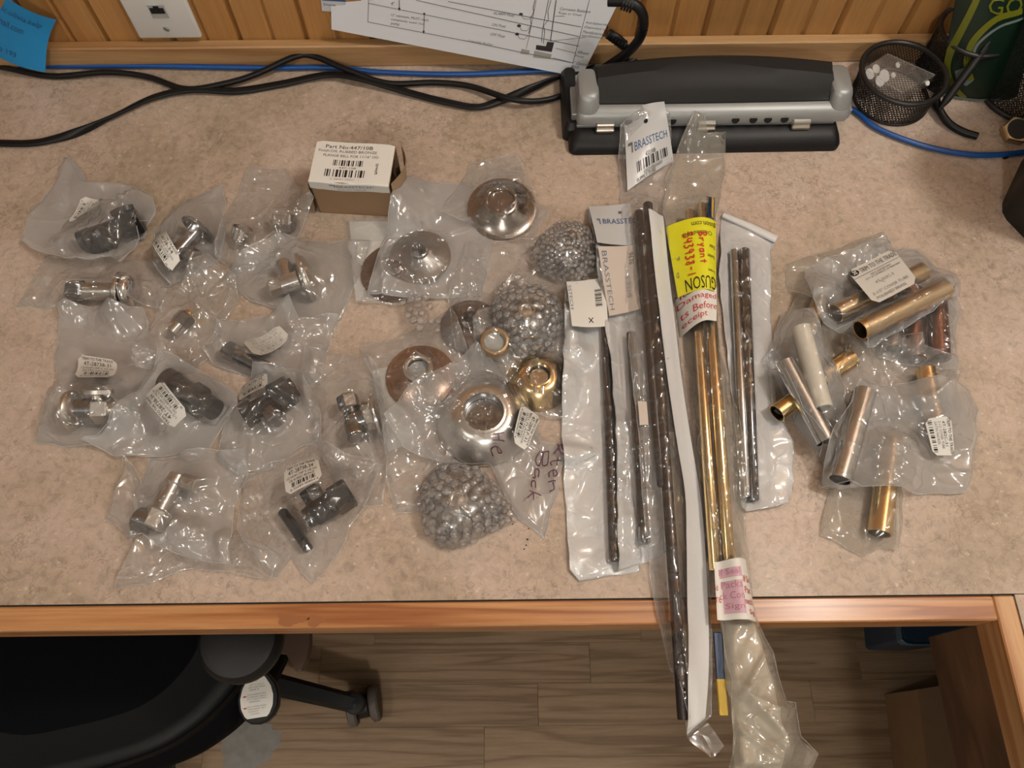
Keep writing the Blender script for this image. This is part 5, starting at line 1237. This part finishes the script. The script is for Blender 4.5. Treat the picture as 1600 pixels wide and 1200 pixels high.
# bubble-wrapped bells
def ball(name, label, px, py, R, h, n, rb, seed, metal, each, nv=7, top=.35, tail=None, crush=.003, ecc=1.0):
    z0 = zb(px, py, R * .6) * .8 + .001
    c0 = P(px, py, z0 + h * .5); c0[2] = D + z0
    root = thing(name, label, 'bubble wrap', c0, 'bubble-wrapped bells')
    bell = thing('wrapped_bell', 'metal bell seen through the bubble wrap ' + label.split(',')[0].replace('bubble-wrapped bell ', ''), 'flange', c0 + np.array([0, 0, .001]), 'bells inside bubble wrap')
    M = frame((0, 0, 1), c0 + np.array([0, 0, .001]))
    MB().lathe([(R * .70, 0), (R * .72, .003), (R * .62, h * .42), (R * .40, h * .68), (R * .26, h * .76), (R * .24, h * .80), (R * .19, h * .80), (R * .18, h * .5), (R * .6, .002)], M, 48, closed=True).obj('bell', metal, bell, sharp=50)
    MB().lathe([(0, h * .55), (R * .185, h * .55), (R * .185, h * .7), (0, h * .72)], M, 24).obj('core', 'satin_nickel', bell)  # metal disc added inside the bell so its hole is less dark
    g = np.random.default_rng(seed); ph = g.uniform(0, 6, 6)
    def S(u, v):
        u = np.asarray(u, float); v = np.asarray(v, float); a = u * 2 * math.pi
        k = 1 + crush / R * (np.sin(3 * a + ph[0]) + .6 * np.sin(7 * a + ph[1] + v * 5) + .5 * np.sin(11 * a + ph[2] + v * 9))
        rr = R * (np.cos(np.clip(v, 0, .9995) * math.pi / 2) ** .75) * k * (1.0 + .05 * (1 - v))
        z = h * np.sin(np.clip(v, 0.0001, 1) * math.pi / 2) ** .9 + crush * .5 * np.sin(5 * a + ph[3] + v * 8)
        return np.stack([c0[0] + rr * np.cos(a), c0[1] + rr * np.sin(a) * ecc, c0[2] + .001 + np.maximum(z, 0)], -1)
    U, V = np.meshgrid(np.linspace(0, 1, 65), np.linspace(0, 1, 22), indexing='ij')
    MB().grid(S(U.ravel(), V.ravel()).reshape(65, 22, 3)).obj('film', 'film_bubble', root, sharp=None)
    if each:
        for j in range(nv):
            v = .05 + .92 * j / nv; cnt = max(3, int(round(n * math.cos(v * math.pi / 2) ** .75)))
            bubbles_ring(root, S, cnt, v, rb, seed + j)
    else: bubbles(root, S, n, nv, rb, seed, .1, (0, 1), (.02, .98), False)
    global HF
    rast(HF, [o for o in root.children if o.type == 'MESH' and o.name.startswith('film')])
    if tail:
        for ti in tail:
            tc = [P(x, y, .006) for x, y in ti]
            def T(u, v):
                p = bil(tc)(u, v); p[:, 2] += .004 * np.sin(np.asarray(u) * 7) * np.sin(np.asarray(v) * 5) + .003; return p
            MB().grid(T(*[q.ravel() for q in np.meshgrid(np.linspace(0, 1, 14), np.linspace(0, 1, 14))]).reshape(14, 14, 3)).obj('tail', 'film_bubble', root, sharp=None)
            bubbles(root, T, 4, 4, rb * .9, seed + 50, .2, (.05, .95), (.05, .95), each)
    return root
def bubbles_ring(root, S, cnt, v, rb, seed):
    g = np.random.default_rng(seed)
    for i in range(cnt):
        U = np.array([(i + .5 * (seed % 2) + g.normal() * .12) / cnt]); V = np.array([np.clip(v + g.normal() * .015, .02, .97)]); e = 2e-3
        p = S(U, V)[0]; a = S(U + e, V)[0] - S(U - e, V)[0]; b = S(U, V + e)[0] - S(U, V - e)[0]
        n_ = np.cross(a, b); n_ /= np.linalg.norm(n_) + 1e-12
        r_ = rb * g.uniform(.85, 1.12); M = frame(n_ + g.normal(size=3) * .12, p - n_ * r_ * .25)
        MB().lathe([(r_, 0), (r_ * .98, r_ * .35), (r_ * .80, r_ * .62), (r_ * .45, r_ * .78), (1e-6, r_ * .82)], M, 12).obj('bubble', 'film_bubble', root, sharp=None)
ball('bubble_wrapped_bell', 'bubble-wrapped bell beside the hanging-tag bags, tightly crumpled', 886, 388, .031, .034, 26, .0030, 5, 'chrome', False, 10, crush=.0018)
ball('bubble_wrapped_bell', 'bubble-wrapped bell above the brass flange, bluish chrome inside', 823, 492, .033, .030, 20, .0042, 9, 'chrome', True, 6, crush=.001, tail=[[(765, 462), (800, 430), (830, 445), (790, 500)]])
ball('bubble_wrapped_bell', 'bubble-wrapped bell alone near the front of the desk, large bubbles', 717, 784, .034, .030, 21, .0047, 12, 'satin_bell', True, 7, crush=.0015, tail=[[(750, 790), (790, 780), (808, 815), (765, 835)], [(676, 815), (720, 830), (705, 846), (684, 856)]])
# ================================================================== RODS
GR = 'long rod bags'
def rod(name, label, a, b, r, mat, z, dz=0.0, cap=None, group='supply rods', hollow=False):
    (x0, y0), (x1, y1) = a, b; r = r / 1e3
    A = P(x0, y0, z + r); B = P(x1, y1, z + r + dz); d = B - A; L = np.linalg.norm(d)
    root = thing(name, label, 'rod', (A + B) / 2 - np.array([0, 0, r]), group)
    if hollow: o = [MB().lathe([(r - .001, 0), (r, 0), (r, L), (r - .001, L)], frame(d, A), 32, closed=True).obj('tube', mat, root, sharp=50)]
    else: o = [MB().lathe([(0, 0), (r * .85, 0), (r, .001), (r, L - .001), (r * .85, L), (0, L)], frame(d, A), 28).obj('shaft', mat, root, sharp=50)]
    if cap: o.append(MB().lathe([(0, L - .012), (r * 1.12, L - .012), (r * 1.15, L + .001), (r * .9, L + .002), (0, L + .002)], frame(d, A), 28).obj('end_cap', cap, root, sharp=50))
    return root, o
# chrome rods, right hand bag
_, c1 = rod('chrome_rod', 'chrome rod with a yellowish reflection, left of the pair in the right bag', (1147, 392), (1166, 778), 4.8, 'steel', .0016)
_, c2 = rod('chrome_rod', 'dark chrome rod, right of the pair in the right bag', (1163, 390), (1177, 782), 5.2, 'steel_dark', .0016)
b = bag('rod_bag', 'white-backed bag with two chrome rods right of the brass rods', [(1128, 335), (1212, 378), (1204, 392), (1204, 480), (1208, 560), (1216, 640), (1238, 690), (1241, 750), (1232, 785), (1166, 800), (1158, 792), (1146, 640), (1122, 430)], c1 + c2, 'film_clear', group=GR, back='white_film', wr=.6, jag=.0006)
m = MB(); q0, q1 = P(1130, 336, .004), P(1213, 374, .004)
m.tube(np.array([q0, (q0 + q1) / 2 + np.array([0, 0, .001]), q1]), np.array([.003, .0042, .0046]), 10, True, .6); m.obj('seal', 'white_film', b)
# left rods
_, c = rod('bronze_rod', 'dark bronze rod in the leftmost white bag', (946, 505), (960, 877), 4.4, 'bronze_brown', .0016)
b1 = bag('rod_bag', 'leftmost white-backed bag with one dark bronze rod', [(882, 452), (938, 440), (950, 520), (975, 700), (1002, 868), (998, 893), (905, 907), (890, 890), (880, 700), (878, 600), (882, 510)], c, 'film_clear', group=GR, back='white_film', wr=.55, jag=.0006)
def vtxt(s, u, v, h, w, m='ink_slate'): return ('t', s, u, v, h, w, m)
sticker(b1, [(944, 436), (950, 510), (893, 515), (884, 448)], [('t', 'SSTECH', .10, .94, .08, .55, 'ink_slate'), ('bar', .25, .12, .62, .30, 'ink_black'), ('s', [(.82, .40), (.92, .52)], .0010, 'ink_black'), ('s', [(.92, .40), (.82, .52)], .0010, 'ink_black')], 'label_white', 'header_card', nu=6, nv=4)
_, c = rod('bronze_rod', 'dark bronze rod with a grey end cap in the second white bag', (986, 520), (1007, 846), 4.6, 'bronze_brown', .003, cap='chrome_dark')
b2 = bag('rod_bag', 'second white-backed bag with one capped dark bronze rod', [(918, 327), (985, 322), (1002, 480), (1022, 640), (1042, 860), (1012, 878), (966, 892), (964, 760), (957, 600), (944, 500), (930, 400)], c, 'film_clear', group=GR, back='white_film', wr=.55, jag=.0006)
sticker(b2, [(919, 328), (984, 323), (990, 384), (932, 385)], [('t', 'BRASSTECH', .26, .44, .13, 1.0, 'ink_blue'), ('p', [(.12, .37), (.2, .37), (.2, .52), (.17, .52), (.17, .42), (.12, .42)], 'ink_slate'), ('c', .72, .22, .0022, 0, 'ink_grey')], 'header_film', 'header', nu=6, nv=4)
sticker(b2, [(990, 386), (1000, 488), (952, 494), (934, 388)], [('t', 'BRASSTECH', .06, .86, .14, .86, 'ink_slate'), ('t', '9636', .10, .12, .14, .18, 'ink_black'), ('bar', .45, .2, .8, .35, 'ink_faint')], 'paper_card', 'header_card', nu=6, nv=4)
z3 = .012
MB
pg = P(1000, 642, .0)
_, c1 = rod('bronze_rod', 'long dark bronze rod reaching over the desk edge, under the white fold', (1012, 318), (1068, 1125), 4.8, 'bronze_brown', .013)
_, c2 = rod('bronze_rod', 'shorter dark bronze rod left of the longest one, in the tagged bag', (998, 330), (1034, 760), 4.2, 'bronze_brown', .012)
b3 = bag('rod_bag', 'long bag with hanging tag and dark rods, overhanging the desk edge', [(969, 199), (1035, 170), (1053, 256), (1040, 320), (1048, 430), (1075, 620), (1104, 780), (1112, 900), (1113, 1118), (1076, 1150), (1046, 1040), (1022, 930), (1012, 840), (1000, 720), (985, 560), (976, 380)], c1 + c2, 'film_clear', group=GR, hz=.014, wr=.55, jag=.0008, k=1.0)
# white folded strip of its back, lying on top
def fold_strip(root, left, right, mat, name, dz=.0012):
    n = 40; L = []
    lp = spline(np.array([P(x, y, .02) for x, y in left]), 10); rp = spline(np.array([P(x, y, .02) for x, y in right]), 10)
    ti = np.linspace(0, 1, n); li = np.stack([np.interp(ti, np.linspace(0, 1, len(lp)), lp[:, k]) for k in range(3)], 1); ri = np.stack([np.interp(ti, np.linspace(0, 1, len(rp)), rp[:, k]) for k in range(3)], 1)
    G = np.zeros((n, 6, 3))
    for j in range(6): G[:, j] = li + (ri - li) * j / 5
    z = hsample(HF, G[..., 0], G[..., 1]); zz = z.copy()
    for _ in range(6): zz = np.maximum(blur(zz, 1), z)
    G[..., 2] = D + zz + dz
    G[:, 0, 2] += .001
    o = MB().grid(G).obj(name, mat, root, sharp=None); rast(HF, [o]); return o
fold_strip(b3, [(1011, 335), (1022, 440), (1036, 560), (1055, 680), (1072, 770), (1073, 900), (1073, 1020), (1074, 1148)], [(1037, 335), (1050, 440), (1064, 560), (1080, 660), (1100, 770), (1110, 900), (1112, 1020), (1106, 1122)], 'white_film', 'white_fold')
fold_strip(b3, [(1074, 1140), (1088, 1160), (1122, 1186)], [(1106, 1118), (1120, 1135), (1141, 1166)], 'film_frost', 'end_flap')
sticker(b3, [(970, 200), (1035, 171), (1052, 254), (980, 300)], [('t', 'BRASSTECH', .20, .52, .12, .74, 'ink_blue'), ('p', [(.06, .44), (.16, .44), (.16, .58), (.13, .58), (.13, .48), (.06, .48)], 'ink_grey'), ('c', .50, .24, .0024, 0, 'hole_black'), ('t', '432/10B', .42, .69, .06, .22, 'ink_black'), ('bar', .22, .73, .92, .87, 'ink_black'), ('t', '430210B006001', .35, .91, .05, .4, 'ink_grey'), ('t', 'SUPPLY TUBE', .2, .965, .05, .4, 'ink_black')], 'header_film', 'hanging_tag', nu=8, nv=6, label='grey-white hanging tag with blue lettering')
ps = [(996, 628), (1010, 628), (1013, 664), (999, 666)]
sticker(b3, [ps[0], ps[1], ps[2], ps[3]], [], 'paper_card', 'small_sticker', nu=2, nv=2)
# brass rods in the long printed bag
_, c1 = rod('brass_rod', 'left brass rod in the yellow-labelled bag', (1078, 330), (1118, 892), 5.0, 'brass', .010)
_, c2 = rod('brass_rod', 'right brass rod in the yellow-labelled bag', (1098, 320), (1140, 898), 5.6, 'brass', .010)
pw = bag('paper_wrap', 'cream crumpled wrapping inside the bag end hanging past the desk edge', [(1128, 968), (1176, 966), (1198, 1030), (1216, 1100), (1232, 1160), (1222, 1200), (1152, 1202), (1146, 1120), (1134, 1040)], [], 'cream_film', group=GR, hz=.014, wr=3.0, cell=.026, jag=.001, lift=.0, cat='wrapping')
b4 = bag('rod_bag', 'long clear bag with yellow label and brass rods, crumpled end off the desk', [(1046, 262), (1062, 225), (1082, 184), (1098, 190), (1104, 212), (1132, 212), (1136, 262), (1128, 300), (1120, 330), (1118, 500), (1140, 590), (1156, 660), (1166, 780), (1172, 880), (1180, 970), (1204, 1020), (1222, 1080), (1224, 1096), (1244, 1098), (1248, 1150), (1282, 1178), (1270, 1205), (1140, 1205), (1148, 1160), (1136, 1090), (1128, 980), (1116, 880), (1096, 740), (1080, 600), (1066, 500), (1046, 400), (1036, 330)], c1 + c2, 'film_amber', group=GR, hz=.014, wr=.9, jag=.001, k=1.0, lift=.003)
# printed labels wrapped over the two rods
def wrap(L0, L1, R0, R1, h0=.0):
    """surface from the top edge (L0->R0) to the bottom edge (L1->R1), following the height field"""
    c_ = [P(*L0, .018), P(*R0, .018), P(*R1, .018), P(*L1, .018)]
    S0 = bil(c_); X = np.linspace(0, 1, 15); U, V = np.meshgrid(X, X); p = S0(U.ravel(), V.ravel())
    z = hsample(HF, p[:, 0], p[:, 1]).reshape(15, 15); z = np.maximum(z, z.mean(0)[None, :])
    prof_ = np.quantile(z, .93, axis=0); co = np.polyfit(X, prof_, 4); up = max(0, float((prof_ - np.polyval(co, X)).max()))
    def S(u, v):
        u = np.asarray(u, float); p = S0(u, v); p[:, 2] = D + np.polyval(co, np.clip(u, -.02, 1.02)) + up + .0012; return p
    return S
Y = wrap((1041, 352), (1060, 463), (1117, 352), (1117, 463))
# text runs upside down on the yellow label: feed it rotated
Yr = lambda u, v: Y(1 - np.asarray(u), 1 - np.asarray(v))
yl = printed(b4, 'yellow_label', Yr, 'label_yellow', [('t', 'GUSON', .02, .10, .17, .78, 'ink_black'), ('t', 'Company', .05, .265, .045, .20, 'ink_black'), ('s', [(.05, .40), (1, .40)], .0004, 'ink_black'), ('t', 'D', .90, .28, .07, .05, 'ink_grey'), ('s', [(.05, .52), (.98, .52)], .0004, 'ink_black'), ('t', 'Number:', .05, .46, .05, .20, 'ink_black'), ('t', 'P.', .84, .50, .05, .08, 'ink_grey'), ('s', [(.05, .64), (.98, .64)], .0004, 'ink_black'), ('t', 'Date:', .05, .60, .05, .14, 'ink_black'), ('s', [(.05, .76), (.98, .76)], .0004, 'ink_black'), ('t', 'Checked By#:', .12, .79, .075, .62, 'ink_black'), ('t', 'guson.com', .02, .93, .075, .52, 'ink_black')], 14, 14, label='yellow printed receiving label, upside down')
yh = lambda u, v: Y(1 - np.asarray(v), np.asarray(u))      # red handwriting reads downwards
def rotp(seq, u0, v0, w, h): return [(u0 + x * w, v0 + y * h) for x, y in seq]
digits = {'5': [(.9, 0), (.1, 0), (.1, .4), (.8, .45), (.9, .8), (.4, 1), (0, .9)], '4': [(.2, 0), (.1, .5), (.9, .5), (.8, .1), (.8, 1)], '3': [(.1, .05), (.8, .1), (.4, .45), (.9, .7), (.3, 1), (0, .9)], '9': [(.8, .3), (.4, 0), (.1, .3), (.5, .5), (.8, .3), (.7, 1)], '8': [(.8, .1), (.2, .15), (.7, .6), (.6, 1), (.1, .8), (.6, .45), (.8, .1)], '-': [(.1, .5), (.9, .5)], '1': [(.5, 0), (.45, 1)],
          'B': [(.1, 1), (.1, 0), (.8, .1), (.2, .5), (.9, .75), (.1, 1)], 'r': [(.1, .4), (.2, 1), (.2, .6), (.8, .4)], 'y': [(.1, .4), (.4, .8), (.8, .4), (.3, 1.3)], 'a': [(.8, .5), (.2, .5), (.2, .95), (.7, .9), (.8, .4), (.9, 1)], 'n': [(.1, .4), (.15, 1), (.2, .55), (.7, .5), (.8, 1)], 't': [(.5, .1), (.5, 1), (.5, .45), (.1, .45), (.9, .4)]}
hw_ = []
for i, ch_ in enumerate('Bryant'): hw_.append(('s', rotp(digits[ch_], .22 + i * .075, .26, .06, .16), .0011, 'ink_red', True))
for i, ch_ in enumerate('543938-1'): hw_.append(('s', rotp(digits[ch_], .20 + i * .078, .54, .058, .18), .0012, 'ink_red', True))
printed(yl, 'red_handwriting', yh, 'ink_red', hw_, base=False, eps=.0008)
T_ = wrap((1059, 456), (1068, 516), (1117, 456), (1117, 507))
printed(b4, 'warning_tape', T_, 'label_white', [('t', 'Items', .1, .06, .12, .5, 'ink_red'), ('t', 'Damaged', .02, .29, .20, .96, 'ink_red'), ('t', 'ts Before', .05, .56, .19, .95, 'ink_red'), ('t', 'eceipt', .06, .82, .20, .62, 'ink_red')], 14, 8, label='white tape with red warning letters')
T_ = wrap((1113, 880), (1118, 970), (1164, 875), (1180, 972))
printed(b4, 'warning_tape', T_, 'label_white', [('r', .15, .14, .72, .30, 'ink_pink_pale', .4), ('r', .20, .36, .70, .90, 'ink_pink_pale', .4), ('t', 'If Seal', .14, .20, .10, .52, 'ink_pink'), ('t', 'Packa', .18, .42, .12, .52, 'ink_pink'), ('t', 'ck Con', .12, .60, .12, .58, 'ink_pink'), ('t', 'Sign', .24, .79, .12, .44, 'ink_pink'), ('t', 'd', -.0, .45, .10, .08, 'ink_red'), ('t', 're', .0, .66, .10, .16, 'ink_red'), ('t', 'If Se', .74, .34, .11, .24, 'ink_red'), ('t', 'Pac', .74, .52, .11, .22, 'ink_red'), ('t', 'neck', .70, .70, .11, .28, 'ink_red'), ('t', 'Sig', .80, .88, .11, .18, 'ink_red')] if 'ink_pink_pale' in MATS or plain('ink_pink_pale', (.66, .42, .50), .5) else [], 14, 8, label='white tape with smeared pink and red letters')
# printed blue and yellow stripe at both ends of that bag
fold_strip(b4, [(1106, 300), (1104, 330), (1102, 356)], [(1120, 298), (1119, 330), (1118, 356)], 'print_blue', 'blue_print', .0008)
fold_strip(b4, [(1113, 300), (1111, 320), (1110, 340)], [(1117, 300), (1116, 320), (1115, 340)], 'print_yellow', 'yellow_print', .0016)
PT = thing('printed_strip', 'blue and yellow printed strip peeking out beside the crumpled bag end', 'strip', P(1122, 1040, .004))
for nm, a_, bq_, mt_ in (('blue_part', (1121, 988), (1126, 1062), 'print_blue'), ('yellow_part', (1126, 1060), (1131, 1118), 'print_yellow')):
    A = P(*a_, .004); B = P(*bq_, .004); MB().rbox((-.0035, -.0012, 0), (.0035, .0012, np.linalg.norm(B - A)), .0006, frame(B - A, A)).obj(nm, mt_, PT)
# ================================================================== RIGHT CLUSTER: cover tubes
GT = 'cover tubes'; GTB = 'poly bags of cover tubes'
t1 = tube_piece('cover_tube', 'copper tube, left of the copper pair at the right', (1424, 452), (1430, 562), 10, 'copper_dark', GT)
t2 = tube_piece('cover_tube', 'copper tube, right of the copper pair at the right', (1462, 448), (1468, 560), 10, 'copper_dark', GT)
t3 = tube_piece('cover_tube', 'short visible copper tube under the labelled brass tubes', (1390, 455), (1394, 545), 8.5, 'copper', GT)
bag('poly_bag', 'bag of copper tubes at the upper right', [(1376, 440), (1490, 426), (1496, 500), (1493, 580), (1440, 574), (1372, 560)], [t1, t2, t3], 'film_cloudy', group=GTB, wr=.7)
t1 = tube_piece('cover_tube', 'brass tube whose end pokes out at the far left of the tube pile', (1214, 646), (1292, 588), 9, 'brass', GT)
t2 = tube_piece('cover_tube', 'dull brass tube leaning in the amber bag', (1252, 556), (1286, 462), 9, 'brass_soft', GT)
bag('poly_bag', 'amber-tinted bag at the left of the tube pile', [(1246, 460), (1292, 468), (1325, 528), (1332, 552), (1280, 590), (1240, 660), (1208, 640), (1202, 560)], [t2], 'film_amber', group=GTB, wr=.7)
t1b = tube_piece('cover_tube', 'shiny brass tube lying diagonally left of the centre of the pile', (1284, 590), (1330, 560), 10, 'brass', GT)
t3 = tube_piece('cover_tube', 'brass tube standing above the satin nickel label', (1447, 578), (1464, 668), 9.5, 'brass', GT)
bag('poly_bag', 'crumpled clear bag in the middle of the tube pile', [(1325, 528), (1398, 520), (1405, 530), (1435, 525), (1440, 545), (1500, 578), (1498, 640), (1360, 660), (1300, 640), (1295, 600)], [t1b, t3], 'film_clear', wr=1.8, cell=.02, group=GTB)
t1 = tube_piece('cover_tube', 'steel tube slanting down the left of the pile', (1226, 566), (1292, 690), 9.5, 'steel', GT)
t2 = tube_piece('paper_roll', 'cream rolled plastic sleeve beside the slanting steel tube', (1252, 512), (1286, 638), 8.5, 'white_tube', GT, wall=.0016, cat='sleeve')
bag('poly_bag', 'cloudy bag with the slanting steel tube and cream sleeve', [(1222, 490), (1266, 488), (1292, 556), (1314, 640), (1320, 706), (1292, 734), (1256, 678), (1222, 612), (1196, 560)], [t1, t2], 'film_cloudy', group=GTB, wr=.5, ramp=.007)
t1 = tube_piece('cover_tube', 'upper brass tube of the labelled pair', (1306, 490), (1442, 424), 9.5, 'brass_soft', GT)
t2 = tube_piece('cover_tube', 'lower brass tube of the labelled pair', (1344, 516), (1478, 450), 9.5, 'brass_soft', GT)
bag('poly_bag', 'loose film behind the labelled brass tubes', [(1230, 412), (1380, 361), (1390, 376), (1398, 420), (1330, 470), (1262, 470), (1232, 450)], [], 'film_amber', group=GTB, wr=1.0)
b = bag('poly_bag', 'cloudy bag with two brass tubes and the big white label', [(1256, 424), (1342, 386), (1384, 368), (1396, 390), (1434, 388), (1468, 422), (1500, 444), (1492, 470), (1350, 548), (1324, 524), (1282, 510), (1260, 456)], [t1, t2], 'film_cloudy', group=GTB, wr=.7, k=.9)
c5 = [(.07 + .020 * math.cos(t), .08 + .026 * math.sin(t)) for t in np.linspace(0, 2 * math.pi, 6)[:5]]
sticker(b, [(1324, 424), (1393, 391), (1430, 446), (1364, 480)], [('c', .09, .13, .0048, 0, 'ink_black'), ('c', .09 - .022, .13 - .03, .0011, 0, 'label_white', 2), ('c', .09 + .022, .13 - .03, .0011, 0, 'label_white', 2), ('c', .09 - .022, .13 + .03, .0011, 0, 'label_white', 2), ('c', .09 + .022, .13 + .03, .0011, 0, 'label_white', 2), ('c', .09, .13, .0009, 0, 'label_white', 2),
        ('t', 'TRIM TO THE TRADE', .20, .14, .12, .78, 'ink_grey'), ('s', [(.0, .27), (1, .27)], .0006, 'ink_black'), ('t', '7201 E. OXFORD WAY', .32, .335, .05, .45, 'ink_grey'), ('t', 'CITY OF COMMERCE, CA 90040-3623', .18, .40, .05, .75, 'ink_grey'), ('t', '4T-263C-3', .30, .56, .07, .40, 'ink_faint'), ('t', '3-1/2" COVER TUBE', .10, .78, .07, .80, 'ink_faint'), ('t', 'POLISHED BRASS', .12, .90, .07, .66, 'ink_faint')], label='white label with a round fan emblem', nu=10, nv=8)
t2 = tube_piece('cover_tube', 'brass tube standing out nearest the front of the pile', (1393, 690), (1374, 834), 10, 'brass', GT)
bag('poly_bag', 'clear bag with the front brass tube, lowest in the pile', [(1306, 740), (1352, 700), (1410, 680), (1404, 780), (1401, 862), (1378, 855), (1349, 869), (1283, 836)], [t2], 'film_amber', group=GTB, wr=.8, ramp=.007)
t1 = tube_piece('cover_tube', 'steel tube lying beside the front brass tube', (1352, 612), (1312, 750), 9.8, 'steel', GT)
b = bag('poly_bag', 'clear bag with the steel tube and a sideways satin nickel label', [(1338, 596), (1420, 600), (1508, 606), (1530, 640), (1520, 700), (1508, 770), (1400, 764), (1284, 762), (1290, 690), (1318, 640)], [t1], 'film_cloudy', group=GTB, wr=1.3, cell=.022)
sticker(b, [(1480, 654), (1490, 713), (1457, 713), (1444, 655)], [('t', 'TRIM TO THE TRADE', .04, .12, .14, .92, 'ink_black'), ('t', '4T-282C-31', .10, .32, .12, .66, 'ink_black'), ('t', '3-1/2 COVER TUBE', .10, .48, .10, .72, 'ink_grey'), ('t', 'SATIN NICKEL', .10, .63, .10, .62, 'ink_grey'), ('bar', .06, .76, .95, .92, 'ink_black')])
